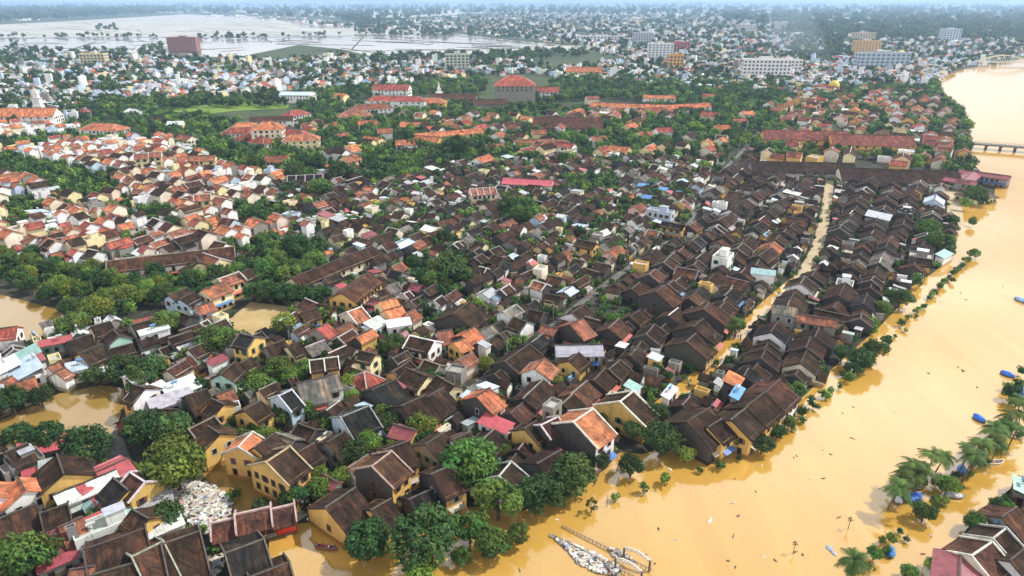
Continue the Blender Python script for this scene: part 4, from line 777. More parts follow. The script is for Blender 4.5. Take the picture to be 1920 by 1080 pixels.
def grow(px_poly, space, rr, kinds, ok=(0,), keep=1.0):
    P = W(px_poly); x0, x1 = min(p[0] for p in P), max(p[0] for p in P); y0, y1 = min(p[1] for p in P), max(p[1] for p in P)
    y = y0
    while y < y1:
        x = x0
        while x < x1:
            X, Y = x + rt.uniform(-.45, .45) * space, y + rt.uniform(-.45, .45) * space; x += space
            if rt.random() > keep: continue
            px, py, f = PX(X, Y, 4)
            if not (-60 < px < 1980 and py < 1130): continue
            if not inpoly(np.array([X]), np.array([Y]), P)[0] or not free(X, Y, ok): continue
            TREES.append(dict(x=X, y=Y, r=rt.uniform(*rr), k=rt.choice(kinds), label=None, lm=None, hk=rt.uniform(.85, 1.15)))
        y += space
for P_, sp_, rr_, kk_, kp_ in GREENS: grow(P_, sp_, rr_, kk_, ok=(0, 4), keep=kp_)
grow([(300, 190), (540, 188), (540, 194), (300, 200)], 12, (4, 7), 'dm')
grow([(560, 190), (760, 205), (900, 195), (1130, 210), (1320, 190), (1480, 180), (1420, 265), (1335, 300), (1000, 295), (800, 295), (640, 310), (560, 280)], 7.5, (3, 5.6), 'dmdm', keep=.85)
grow([(1420, 300), (1440, 200), (1480, 160), (1750, 165), (1812, 240), (1825, 330), (1770, 330), (1600, 300)], 8, (3.2, 5.4), 'dmd', keep=.85)
grow([(1745, 150), (1765, 160), (1800, 205), (1818, 250), (1815, 290), (1790, 300), (1780, 220), (1740, 170)], 8, (4, 6.5), 'dmd')
grow([(-40, 200), (180, 195), (420, 300), (210, 290), (-40, 345)], 8, (2.6, 4.6), 'dmd', keep=.7)
grow([(640, 330), (1000, 310), (1330, 310), (1290, 420), (1110, 550), (900, 560), (640, 470), (500, 400)], 3.6, (1.5, 3.6), 'dmmdl', keep=.8)
grow([(230, 740), (440, 590), (640, 480), (900, 560), (1110, 552), (905, 705), (800, 890), (560, 940), (340, 830)], 2.6, (1.1, 2.6), 'dmmll', keep=.62)
grow([(820, 810), (1112, 562), (1300, 428), (1420, 330), (1770, 345), (1795, 485), (1668, 592), (1510, 745), (1330, 835), (1100, 880), (930, 925)], 2.8, (.9, 2.2), 'dmmll', keep=.5)
grow([(-40, 350), (210, 285), (640, 305), (560, 520), (-40, 520)], 3.8, (1.4, 3.4), 'dmd', keep=.75)
grow([(-60, 620), (330, 600), (330, 720), (110, 732), (-60, 800)], 3.4, (1.0, 2.4), 'dml', keep=.5)
grow([(-60, 830), (240, 860), (330, 930), (440, 1090), (-60, 1090)], 3.2, (.9, 2.0), 'dml', keep=.35)
grow([(1760, 1110), (1790, 1032), (1850, 975), (1905, 935), (2010, 900), (2010, 1110)], 4, (1, 2.4), 'dml', keep=.4)
ANY = (0, 1, 4)     # crowns that push up between and over the eaves
grow([(640, 330), (1000, 310), (1330, 310), (1290, 420), (1110, 550), (900, 705), (800, 880), (560, 930), (340, 830), (230, 740), (440, 590), (640, 470), (500, 400)], 4.2, (1.8, 3.2), 'dmmdl', ok=ANY, keep=.25)
grow([(-40, 350), (210, 285), (640, 305), (560, 520), (-40, 520)], 4.6, (2, 3.4), 'dmd', ok=ANY, keep=.2)
grow([(820, 810), (1112, 562), (1300, 428), (1420, 330), (1770, 345), (1795, 485), (1668, 592), (1510, 745), (1330, 835), (1100, 880), (930, 925)], 4.2, (1.5, 2.8), 'dmmll', ok=ANY, keep=.12)
grow([(1420, 300), (1440, 200), (1480, 160), (1750, 165), (1812, 240), (1825, 330), (1770, 330), (1600, 300)], 8, (3.2, 5.2), 'dmd', ok=ANY, keep=.3)
grow([(560, 230), (760, 215), (1000, 225), (1130, 205), (1320, 215), (1420, 262), (1335, 335), (1000, 330), (640, 345), (560, 300)], 7, (3.4, 5.4), 'dmdl', ok=ANY, keep=.42)
grow([(640, 330), (1000, 310), (1330, 310), (1290, 420), (1110, 520), (900, 480), (640, 420)], 6, (2.6, 4.2), 'dmdl', ok=ANY, keep=.2)
grow([(-40, 350), (210, 285), (640, 305), (560, 470), (-40, 500)], 9, (3.4, 4.8), 'dmd', ok=ANY, keep=.22)
# bushes and trees along the quay
for k_ in range(28):
    q_ = k_ / 27; pts_ = W([(1412, 846), (1494, 798), (1556, 744), (1606, 702), (1668, 642), (1712, 592), (1778, 527), (1822, 482)]); i_ = min(6, int(q_ * 7)); e_ = q_ * 7 - i_
    TREES.append(dict(x=pts_[i_][0] * (1 - e_) + pts_[i_ + 1][0] * e_ + rt.uniform(-1.5, 1.5), y=pts_[i_][1] * (1 - e_) + pts_[i_ + 1][1] * e_ + rt.uniform(-1.5, 1.5), r=rt.uniform(.9, 2.0), k=rt.choice('mmdss'), label=None, lm=None, hk=1.0))
pq = W(RIVER_PX[14:29])
for (ax, ay), (bx, by) in zip(pq, pq[1:]):
    n = int(math.hypot(bx - ax, by - ay) / 4)
    for i in range(n):
        if rt.random() < .22:
            k = (i + rt.random()) / max(n, 1); TREES.append(dict(x=ax + (bx - ax) * k - rt.uniform(-.5, 3), y=ay + (by - ay) * k + rt.uniform(-1, 2), r=rt.uniform(1.3, 2.6), k=rt.choice('dmml'), label=None, lm=None, hk=.9))
for nm in ('main_street', 'flooded_lane', 'wet_lane'):
    p, wd = RW[nm]
    for (ax, ay), (bx, by) in zip(p, p[1:]):
        d = Vector((bx - ax, by - ay)); n = Vector((-d.y, d.x)).normalized()
        for i in range(max(1, int(d.length / 3.5))):
            if rt.random() < (.5 if nm == 'flooded_lane' else .3):
                k = rt.random(); o = n * rt.choice((-1, 1)) * (wd / 2 + rt.uniform(-.8, .4)); TREES.append(dict(x=ax + d.x * k + o.x, y=ay + d.y * k + o.y, r=rt.uniform(1.0, 1.9), k=rt.choice('mll'), label=None, lm=None, hk=1.2))

# ------------------------------------------------------------------ the far town: what is too small and too many to tell apart
FB = MB()                                # far houses
FT = []                                  # far trees: x, y, r
rf = random.Random(21)
def scatter(P, n):
    xs = [p[0] for p in P]; ys = [p[1] for p in P]; out = []
    while len(out) < n:
        a, b = rf.uniform(min(xs), max(xs)), rf.uniform(min(ys), max(ys))
        if inpoly(np.array([a]), np.array([b]), P)[0]: out.append((a, b))
    return out
FARH = []
far_water = [W(f) for f in (FIELD1, FIELD2, FIELD3)] + [RIVER]
def fart(P, n, r0, r1, k=1.0):
    for a, b in scatter(P, n):
        x, y = G(a, b)
        FT.append((x, y, rf.uniform(r0, r1) * max(1, y / 1200) ** .6 * k))
def farh(P, n, roofs, walls, s0=6, s1=10.5, tall=.03, gang=3):
    n = int(n / gang)
    for a, b in scatter(P, n):
        x, y = G(a, b); k = max(1, y / 1500) ** .55; base = rf.choice((57, 57, 20, -33))
        ux, uy = math.cos(R(base)), math.sin(R(base)); off = 0
        for q in range(rf.randint(1, gang * 2 - 1)):
            L = rf.uniform(s0, s1) * k; w_ = rf.uniform(s0, s1) * .8 * k; zr = rf.uniform(5, 9) * (1 + .1 * (k - 1)); roof = rf.choice(roofs); t = 'gable'
            if ROOF[roof][2]: t = 'flat' if rf.random() < .72 else 'gable'
            if rf.random() < tall: zr *= rf.uniform(1.5, 2.2); t = 'flat'
            FARH.append(dict(cx=x + ux * off, cy=y + uy * off, L=L, w=w_, rot=R(base + 90 * (rf.random() < .5)), zr=zr, roof=roof, wall=rf.choice(walls), type=t)); off += w_ + rf.uniform(0, 4) * k
FWR = 'wwGGGGGGlllooOOrrup'; FWW = 'wwwwwwwlllllcYggg'
FARP = [([(-40, 98), (60, 102), (110, 106), (235, 100), (330, 108), (480, 112), (640, 104), (690, 108), (640, 150), (560, 165), (420, 150), (330, 160), (230, 185), (90, 205), (-40, 200)], 800, 760),
        ([(240, 152), (400, 148), (510, 152), (505, 178), (380, 185), (250, 198)], 330, 70), ([(-40, 165), (100, 165), (190, 190), (120, 235), (-40, 235)], 300, 120),
        ([(560, 118), (700, 112), (960, 112), (1060, 128), (1280, 100), (1480, 150), (1420, 178), (1130, 165), (1000, 140), (900, 148), (760, 158), (560, 172)], 760, 640),
        ([(640, 50), (760, 36), (1000, 26), (1300, 28), (1540, 50), (1500, 150), (1280, 130), (1100, 98), (1090, 88), (940, 70), (850, 60)], 3300, 1500),
        ([(1500, 62), (1700, 60), (1925, 72), (1925, 104), (1800, 128), (1750, 158), (1480, 170)], 1700, 760), ([(1290, 100), (1500, 100), (1500, 180), (1420, 180)], 330, 170)]
for P, nh, ntr in FARP: farh(P, nh, FWR, FWW); fart(P, ntr, 4, 7.5)
farh([(-40, 8), (1925, 8), (1925, 30), (1300, 30), (850, 26), (560, 32), (330, 24), (-40, 36)], 2000, 'wwGGlloO', 'wwwwwlc', 9, 15, .04, 4)
farh([(340, 28), (560, 33), (650, 44), (700, 50), (640, 52), (540, 44), (420, 34)], 160, 'wwwGo', 'wwwl', 8, 12); farh([(0, 32), (130, 28), (130, 36), (0, 42)], 30, 'wwG', 'ww', 10, 15)
farh([(900, 8), (1925, 8), (1925, 62), (1500, 62), (1300, 30), (900, 24)], 2600, 'wwGGGlloO', 'wwwwwlg', 8, 14, .03, 3)
fart([(-40, 7), (1925, 6), (1925, 60), (1500, 60), (1300, 30), (850, 26), (700, 46), (560, 34), (330, 25), (0, 42), (-40, 42)], 2600, 6, 10, 1.2)
farh([(540, 40), (640, 46), (860, 54), (860, 60), (640, 52), (540, 46)], 150, 'wwGlo', 'wwlg', 8, 12); fart([(640, 62), (700, 58), (860, 66), (850, 71), (700, 66)], 60, 4, 7)
fart([(-40, 20), (330, 16), (330, 26), (0, 40), (-40, 44)], 500, 7, 11, 1.2); fart([(1450, 45), (1925, 40), (1925, 75), (1500, 75)], 800, 6, 9)
fart([(700, 108), (1100, 96), (1100, 106), (960, 116), (700, 122)], 240, 5, 8); fart([(560, 46), (700, 46), (860, 60), (840, 66), (640, 52)], 120, 5, 8)
fart([(1480, 85), (1640, 75), (1640, 105), (1500, 120)], 260, 5, 9); fart([(-40, 96), (240, 92), (240, 104), (-40, 108)], 60, 4, 8); fart([(-40, 195), (230, 190), (560, 180), (560, 200), (300, 210), (-40, 250)], 330, 4, 7)
for P, n in (([(265, 88), (310, 85), (310, 104), (265, 106)], 26), ([(370, 68), (500, 66), (500, 72), (370, 74)], 30), ([(105, 66), (120, 66), (120, 72), (105, 72)], 5), ([(180, 50), (220, 49), (220, 58), (180, 60)], 14), ([(0, 68), (330, 67), (330, 71), (0, 73)], 26), ([(500, 67), (560, 66), (560, 71), (500, 71)], 2), ([(870, 60), (990, 58), (990, 78), (880, 70)], 50), ([(560, 66), (640, 64), (640, 69), (560, 70)], 8), ([(20, 78), (35, 76), (30, 92), (10, 94)], 8)):
    fart(P, n, 4, 7)
# ------------------------------------------------------------------ blocks: the larger far buildings
def block_building(px, py, L, D, rot, Hh, col, fl, bays, name, label, cat, roofcol=(.45, .44, .43), extra=None, wcol=(.08, .09, .11), px2=None):
    x, y = G(px, py); root = thing(name, (x, y, 0), R(rot), label, cat); LMS.append((label_short(label), x, y, Hh)); m = MB(); c = jit(col, .04)
    m.box(-L / 2, L / 2, -D / 2, D / 2, -1, Hh, c, bot=False, top=roofcol); m.build('wall', M_WALL, root)
    m = MB()
    for q in ((-L / 2 - .4, L / 2 + .4, -D / 2 - .4, -D / 2 + .2), (-L / 2 - .4, L / 2 + .4, D / 2 - .2, D / 2 + .4), (-L / 2 - .4, -L / 2 + .2, -D / 2 + .21, D / 2 - .21), (L / 2 - .2, L / 2 + .4, -D / 2 + .21, D / 2 - .21)): m.box(*q, Hh + .01, Hh + 1.2, c)
    m.build('parapet', M_WALL, root)
    m = MB(); m.box(-L * .12, L * .12, -D * .25, D * .25, Hh + .02, Hh + 3.5, c, bot=False); m.box(-L * .14, L * .14, -D * .28, D * .28, Hh + 3.51, Hh + 3.9, roofcol); m.build('roof_house', M_WALL, root)
    if extra: extra(root, L, D, Hh)
    fh = Hh / fl
    cs, sn = math.cos(R(rot)), math.sin(R(rot)); me = None
    for nx, ny in ((0, -1), (1, 0), (-1, 0)):
        if (nx * cs - ny * sn) * -x + (nx * sn + ny * cs) * -y <= 0: continue
        half, dist = (L / 2, D / 2) if ny else (D / 2, L / 2); nb = bays if ny else max(2, int(bays * D / L)); wd = half * 2 / nb
        m = MB(); tx, ty = -ny, nx; d = .15
        P = lambda a, z, dd: (tx * a + nx * dd, ty * a + ny * dd, z)
        a, hh = wd * .30, fh * .28
        m.face([P(-a, -hh, .02), P(a, -hh, .02), P(a, hh, .02), P(-a, hh, .02)], wcol)
        for r0 in ((-a - .25, a + .25, -hh - .3, -hh), (-a - .25, a + .25, hh, hh + .2)):
            m.face([P(r0[0], r0[2], .3), P(r0[1], r0[2], .3), P(r0[1], r0[3], .3), P(r0[0], r0[3], .3)], c); m.face([P(r0[0], r0[3], .3), P(r0[1], r0[3], .3), P(r0[1], r0[3], 0), P(r0[0], r0[3], 0)], c); m.face([P(r0[0], r0[2], 0), P(r0[1], r0[2], 0), P(r0[1], r0[2], .3), P(r0[0], r0[2], .3)], c)
        me = m.mesh('window', [M_GLASS])
        for i in range(nb):
            for k in range(fl):
                a_ = (i + .5 - nb / 2) * wd; link('window', me, root, (tx * a_ + nx * dist, ty * a_ + ny * dist, (k + .52) * fh))
    return root
LMS = []
def label_short(l):
    for w_ in (' with', ' standing', ' beside', ' behind', ' right', ' left', ' farther', ' near', ' below', ' above', ' at ', ' in ', ' of the'): l = l.split(w_)[0]
    return 'the ' + l
PEAK = lambda col: (lambda root, L, D, Hh: (lambda m: (geo(dict(L=L * .5, w=D * 1.05, zr=Hh + 8, roof=col, wall='w', gable='w', type='hip', id=1, pitch=.5), m[0], m[1], m[2], dz=Hh + .05), m[1].build('hipped_roof', M_TILE, root), m[2].build('ridge_coping', M_TRIM, root), m[0].build('upper_wall', M_WALL, root)))((MB(), MB(), MB())))
block_building(347, 97, 62, 22, 0, 29, (.34, .14, .10), 7, 10, 'brick_hotel', 'brick red hotel block beside the flooded fields', 'hotel', (.25, .12, .09))
block_building(1432, 152, 62, 20, -8, 28, (.74, .73, .72), 6, 12, 'white_hotel', 'white hotel with many windows in front of the smoke', 'hotel', wcol=(.12, .14, .17))
block_building(1475, 142, 34, 18, 0, 22, (.72, .70, .68), 5, 6, 'white_hotel', 'lower white hotel wing right of the white hotel', 'hotel', wcol=(.14, .16, .19))
block_building(1620, 108, 46, 22, -6, 30, (.62, .42, .18), 8, 8, 'yellow_hotel', 'golden yellow hotel tower behind the blue glazed hotel', 'hotel', wcol=(.30, .22, .14))
block_building(1617, 82, 52, 22, -6, 26, (.62, .52, .38), 6, 8, 'cream_hotel', 'pale cream hotel with reddish roof farther behind the golden yellow one', 'hotel', (.30, .14, .11))
block_building(1650, 132, 78, 20, 0, 26, (.40, .46, .52), 5, 10, 'blue_hotel', 'wide blue grey glazed hotel with white ends', 'hotel', wcol=(.10, .15, .20))
block_building(1236, 118, 44, 18, -5, 32, (.66, .67, .68), 8, 7, 'white_block', 'tall white block at the right end of the far town', 'apartment block', wcol=(.18, .20, .24))
block_building(1265, 134, 22, 14, 0, 24, (.62, .36, .10), 5, 4, 'orange_block', 'narrow orange yellow block below the tall white one', 'apartment block')
block_building(858, 135, 36, 18, 5, 26, (.50, .54, .44), 6, 6, 'green_block', 'pale green grey block behind the pyramid-roofed hall', 'apartment block')
block_building(1778, 78, 48, 24, 0, 32, (.55, .62, .70), 7, 6, 'pale_block', 'pale blue hotel near the right edge of the far town', 'hotel')
block_building(1205, 82, 50, 20, 10, 26, (.50, .52, .56), 6, 7, 'grey_block', 'grey white block above the tall white one', 'apartment block')
block_building(1125, 78, 130, 20, -6, 14, (.70, .68, .66), 3, 14, 'long_block', 'long low pale building behind the flooded fields', 'factory')
block_building(1270, 98, 50, 20, -5, 20, (.45, .15, .12), 4, 7, 'red_block', 'dark red building beside the grey white block', 'apartment block')
block_building(180, 122, 40, 18, 5, 18, (.66, .56, .34), 4, 7, 'yellow_school', 'pale yellow school in the left distance', 'school')
block_building(1400, 60, 60, 24, 0, 24, (.66, .62, .60), 5, 8, 'pale_block', 'pale pinkish block in the upper middle distance', 'apartment block')
block_building(1470, 55, 70, 24, 0, 26, (.66, .60, .58), 5, 8, 'pale_block', 'pale block right of the pinkish one in the upper distance', 'apartment block')
for px, py, s, l in ((387, 410, 8, 'cream tower house with a small orange roof among orange houses'), (272, 325, 8.5, 'cream tower house left of a matching one'), (297, 322, 8, 'cream tower house right of a matching one')):
    x, y = G(px, py); root = thing('tower_house', (x, y, 0), R(20), l, 'house'); LMS.append(('the ' + l.split(' among')[0].split(' left of')[0].split(' right of')[0], x, y, 10)) if px == 387 else None
    h = dict(L=s, w=s, zr=12.5, roof='O', wall='Y', gable='Y', type='gable', id=9, cop=1, tc=(.7, .66, .6), rot=R(20), cx=x, cy=y, pitch=.5); a, b, c = MB(), MB(), MB(); geo(h, a, b, c); a.build('wall', M_WALL, root); q = b.build('roof', M_TILE, root); c.build('ridge_coping', M_TRIM, q); openings(h, root, random.Random(3))
# church tower, monument, dome
def tower(px, py, name, label, cat, s, parts, col):
    x, y = G(px, py); root = thing(name, (x, y, 0), R(10), label, cat); z = -1; LMS.append(('the ' + label.split(' beside')[0].split(' rising')[0], x, y, 15))
    for nm, wd, hgt, cc in parts:
        m = MB()
        if nm == 'spire':
            a = wd / 2; P = [(-a, -a, z), (a, -a, z), (a, a, z), (-a, a, z)]
            for i in range(4): m.face([P[i], P[(i + 1) % 4], (0, 0, z + hgt)], cc)
            m.face(P[::-1], cc)
        else: m.box(-wd / 2, wd / 2, -wd / 2, wd / 2, z, z + hgt, cc)
        m.build(nm, M_WALL, root); z += hgt + .003
    return root
wh = (.72, .71, .69)
tower(78, 222, 'church_tower', 'white bell tower beside the long orange church roof', 'bell tower', 1, [('base', 7.5, 13, wh), ('belfry', 6.2, 6, wh), ('cornice', 7, .8, (.5, .48, .45)), ('lantern', 4.5, 3.5, wh), ('spire', 5, 6, (.55, .5, .46))], wh)
tower(824, 192, 'white_monument', 'slender white tower rising among the red school roofs', 'tower', 1, [('base', 9, 4, wh), ('shaft', 6, 7, wh), ('cornice', 7.5, .7, wh), ('upper_shaft', 4, 4, wh), ('spire', 3, 8, wh)], wh)
def dome(px, py, rad, zc, label, name):
    x, y = G(px, py); root = thing(name, (x, y, 0), 0, label, 'dome'); m = MB(); b = MB(); b.tube([(0, 0, -1), (0, 0, zc)], [rad * .8, rad * .8], 14, (.6, .55, .45)); b.build('drum', M_WALL, root)
    for i in range(8):
        for j in range(16):
            f = lambda i, j: (rad * math.cos(R(i * 11.25)) * math.cos(R(j * 22.5)), rad * math.cos(R(i * 11.25)) * math.sin(R(j * 22.5)), zc + rad * 1.1 * math.sin(R(i * 11.25)))
            m.face([f(i, j), f(i, j + 1), f(i + 1, j + 1), f(i + 1, j)], (.62, .47, .05))
    m.build('cap', M_METAL, root)
dome(1687, 112, 9, 7, 'bright yellow round dome above the far roofs right of the hotels', 'yellow_dome'); dome(1562, 172, 6.5, 6, 'small yellow dome among cream houses near the right distance', 'yellow_dome')
# bridges over the river
def road_bridge(a, b, wd, hh, n, name, label):
    p, q = Vector(G(*a)), Vector(G(*b)); d = q - p; root = thing(name, ((p.x + q.x) / 2, (p.y + q.y) / 2, 0), math.atan2(d.y, d.x), label, 'bridge'); L = d.length
    m = MB(); m.box(-L / 2, L / 2, -wd / 2, wd / 2, hh - .9, hh, (.13, .12, .115), top=(.16, .15, .145)); m.build('deck', M_WALL, root)
    m = MB()
    for s in (-1, 1):
        m.bar((-L / 2, s * (wd / 2 - .15), hh + .95), (L / 2, s * (wd / 2 - .15), hh + .95), .16, .16, (.14, .13, .12))
        for i in range(int(L / 3)): m.bar((-L / 2 + i * 3 + .5, s * (wd / 2 - .15), hh + .002), (-L / 2 + i * 3 + .5, s * (wd / 2 - .15), hh + .9), .14, .14, (.13, .12, .11))
    m.build('railing', M_METAL, root)
    me = None
    for i in range(n):
        u = (i + .5 - n / 2) * L / n
        if not me:
            m = MB(); m.box(-.45, .45, -wd / 2 + .3, wd / 2 - .3, -2, hh - .92, (.10, .095, .09)); m.box(-.7, .7, -wd / 2 - .2, wd / 2 + .2, hh - 1.5, hh - .93, (.10, .095, .09)); me = m.mesh('pier', [M_WALL])
        link('pier', me, root, (u, 0, 0))
    LMS.append(('the ' + name.replace('_', ' '), root.location.x, root.location.y, 3)); return root
road_bridge((1808, 277), (2030, 294), 7, 4, 8, 'road_bridge', 'dark low road bridge on piers crossing the muddy river')
0 and road_bridge((1790, 128), (2000, 150), 8, 4.5, 9, 'far_bridge', 'distant grey bridge crossing the upper river bend')
ar = thing('arched_bridge', (*G(1880, 122), 0), R(-8), 'pale arched bridge at the far right river bend', 'bridge'); m = MB()
for s in (-4, 4):
    for k in range(12):
        f = lambda k: (-45 + 7.5 * k, s, 5 + 11 * math.sin(math.pi * k / 12)); m.bar(f(k), f(k + 1), 1.2, 1.2, (.6, .55, .4))
        if k: m.bar(f(k), (f(k)[0], s, 5.5), .4, .4, (.6, .55, .4))
m.build('arch', M_METAL, ar); m = MB(); m.box(-60, 60, -5, 5, 4, 5.4, (.5, .47, .4)); m.build('deck', M_WALL, ar)

# ------------------------------------------------------------------ covered bridge, footbridge, boats, people, litter
LMS += [('the litter heap', *G(385, 945), 0), ('the lower pond', *G(120, 775), 0), ('the upper pond', *G(40, 595), 0), ('the school yard', *G(495, 600), 0), ('the sports field', *G(430, 203), 0)]
cb = thing('covered_bridge', (*G(482, 1003), 0), R(21), 'red walled covered bridge with wavy pale parapets over the inlet', 'covered bridge'); LMS.append(('the red covered bridge', cb.location.x, cb.location.y, 4))
cb.scale = (.86, .86, .86); RED = (.36, .055, .035); PK = (.50, .36, .34)
m = MB(); m.box(-9, 9, -3, 3, -1.5, 1.2, (.28, .24, .20)); m.box(-9, 9, 2.5, 2.9, 1.201, 4.1, RED)
for i in range(9): m.box(-8.9 + i * 2.16, -8.5 + i * 2.16, -2.9, -2.5, 1.202, 4.1, RED)
m.box(-8.85, -4.8, -2.85, -2.55, 1.21, 2.2, RED); m.box(4.6, 8.9, -3.1, -2.92, .9, 3.9, (.62, .06, .03)); m.build('wall', M_WALL, cb)
rb = MB(); tb = MB()
for x0, L_, w_, zr in ((-6.6, 5.2, 7.4, 6.2), (0, 7.8, 7.8, 7.0), (6.6, 5.2, 7.4, 6.2)):
    r0, t0 = MB(), MB(); geo(dict(L=L_, w=w_, zr=zr, roof='B', wall='r', gable='r', id=77, cop=0, pitch=.6), MB(), r0, t0)
    for src, dst in ((r0, rb),):
        b = len(dst.v); dst.v += [(v[0] + x0, v[1], v[2]) for v in src.v]; dst.f += [tuple(i + b for i in f) for f in src.f]; dst.c += src.c; dst.uv += src.uv; dst.m += src.m
    tb.bar((x0 - L_ / 2, 0, zr + .15), (x0 + L_ / 2, 0, zr + .15), .5, .5, PK)
    for sx in (-1, 1):
        for sy in (-1, 1):
            pr = None
            for k in range(9):
                s = k / 8; p = (x0 + sx * (L_ / 2 + .05), sy * (w_ / 2 + .2) * (1 - s), zr - .6 * w_ / 2 * (1 - s) + .35 + .35 * math.sin(s * math.pi * 2))
                if pr: tb.bar(pr, p, .4, .5, PK)
                pr = p
q = rb.build('roof', M_TILE, cb); tb.build('wavy_parapet', M_TRIM, q)
m = MB(); m.bar((-8.6, -3.05, 1.7), (4.4, -3.05, 1.7), .12, .12, (.6, .56, .5)); m.bar((-8.6, -3.05, 1.2), (4.4, -3.05, 1.2), .12, .12, (.6, .56, .5)); m.build('railing', M_WOOD, cb)
# drowned footbridge with two lantern arches
p0, p1 = Vector(G(1046, 998)), Vector(G(1215, 1085)); d = p1 - p0; fa = math.atan2(d.y, d.x)
fbr = thing('footbridge', (p0.x, p0.y, 0), fa, 'drowned footbridge with railings and two pale lattice arches in the flood', 'footbridge'); LMS.append(('the drowned footbridge', p0.x + d.x * .6, p0.y + d.y * .6, 1)); L = d.length
WD = 3.4
for s in (-1, 1):
    m = MB(); y_ = s * WD / 2
    for i in range(int(L / .9)): m.bar((i * .9, y_, -.6), (i * .9, y_, .75 + .25 * i * .9 / L), .1, .1, (.16, .12, .10))
    m.bar((0, y_, .62), (L, y_, .95), .14, .12, (.30, .24, .20)); m.bar((0, y_, .3), (L, y_, .55), .08, .08, (.25, .2, .17)); m.build('railing', M_WOOD, fbr)
for k, u in enumerate((.66, .90)):
    pass
for s in (-1, 1):
    m = MB(); y_ = s * WD / 2; x0, x1 = L * .70, L * .97; zz = lambda t: 2.3 + .7 * math.sin(math.pi * t)
    for x_ in (x0, x1): m.bar((x_, y_, -.5), (x_, y_, 2.7), .34, .34, (.12, .08, .07))
    for k in range(10):
        a, b = k / 10, (k + 1) / 10
        for dz, wd_ in ((0, .18), (.55, .18)): m.bar((x0 + (x1 - x0) * a, y_, zz(a) + dz), (x0 + (x1 - x0) * b, y_, zz(b) + dz), .3, wd_, (.55, .48, .42))
        m.bar((x0 + (x1 - x0) * a, y_, zz(a)), (x0 + (x1 - x0) * b, y_, zz(b) + .55), .1, .1, (.5, .42, .36))
    m.build('lantern_arch', M_WOOD, fbr)
# boats
BOATS = []
def boat(px, py, L, Wd, rot, kind, label, hull=(.20, .07, .05), cloth=(.02, .14, .55)):
    x, y = G(px, py); root = thing('moored_boat', (x, y, .1), R(rot), label, 'boat', 'boats afloat on the flood'); root.scale = (.88, .88, .88); m = MB(); n = 12; sec = []
    for i in range(n + 1):
        t = i / n * 2 - 1; hw = Wd / 2 * (1 - abs(t) ** 2.6); zt = .42 + .42 * abs(t) ** 2.2; sec.append(((t * L / 2, -hw, zt), (t * L / 2, -hw * .6, -.25), (t * L / 2, hw * .6, -.25), (t * L / 2, hw, zt)))
    for a, b in zip(sec, sec[1:]):
        for k in range(3): m.face([a[k], b[k], b[k + 1], a[k + 1]], hull); m.face([a[k + 1], b[k + 1], b[k], a[k]][0:4], tuple(c * 1.3 for c in hull)) if 0 else None
    m.build('hull', M_WOOD, root); m = MB()
    for a, b in zip(sec, sec[1:]):
        for k in (0, 3): m.bar(a[k], b[k], .12, .1, tuple(min(.8, c * 2.2 + .08) for c in hull))
    m.build('gunwale', M_WOOD, root)
    if kind == 'open':
        m = MB()
        for t in (-.55, -.2, .15, .5): hw = Wd / 2 * (1 - abs(t) ** 2.6) - .05; m.box(t * L / 2 - .14, t * L / 2 + .14, -hw, hw, .25, .31, (.30, .2, .13))
        m.build('bench', M_WOOD, root)
    else:
        m = MB(); r = random.Random(px); seg = []
        for i in range(9):
            t = i / 8 * 1.7 - .85; hw = Wd / 2 * (1 - abs(t) ** 2.6) + .12; h = (.55 if kind == 'tarp' else 1.15) * (1 - .35 * t * t) + r.uniform(-.08, .08)
            seg.append([(t * L / 2, hw * math.cos(R(a)), .42 + h * math.sin(R(a)) + r.uniform(-.04, .04)) for a in (0, 35, 70, 110, 145, 180)])
        for a, b in zip(seg, seg[1:]):
            for k in range(5): m.face([a[k], a[k + 1], b[k + 1], b[k]], jit(cloth, .2, r))
        for a in (seg[0][::-1], seg[-1]): m.face(a[::-1], cloth)
        m.build('tarpaulin', M_TARP, root)
    return root
BL = (.02, .14, .55)
sampan = boat(612, 1029, 5.6, 1.25, 170, 'open', 'slim dark red rowing boat with passengers in the inlet', (.16, .04, .03))
LMS.append(('the slim rowing boat', sampan.location.x, sampan.location.y, 0))
boat(627, 1003, 3.6, 1.2, -20, 'open', 'small red and white boat against the ochre hall', (.45, .10, .07))
boat(1835, 788, 4.2, 1.9, -75, 'high', 'blue covered boat alone on the open river', (.05, .05, .06)); boat(1888, 705, 4.4, 1.8, -60, 'high', 'blue covered boat nearest the dark trees at the right edge', (.05, .05, .06)); boat(1917, 566, 7, 2.6, -70, 'high', 'blue and white boat at the right edge far up river', (.05, .12, .35), (.25, .4, .6))
boat(1908, 742, 6, 2.4, 10, 'tarp', 'bright blue tarpaulin boat under the right edge palms', (.05, .06, .1)); boat(1920, 735, 6, 2.2, 40, 'tarp', 'blue tarpaulin boat cut by the right edge of the frame')
boat(1711, 937, 5.8, 3.0, 25, 'high', 'large crumpled blue tarpaulin over a boat below the palm cluster', (.05, .05, .06), (.015, .11, .50)); boat(1682, 940, 3.6, 2.0, 75, 'tarp', 'white covered boat at the left tip of the palm cluster', (.1, .1, .1), (.72, .72, .72)); boat(1713, 903, 4.4, 1.8, 70, 'tarp', 'dark blue boat hidden between the palm trunks', (.05, .05, .08), (.015, .09, .36)); boat(1728, 912, 6, 1.8, 40, 'open', 'dark open boat tied among the palm trunks', (.07, .05, .04))
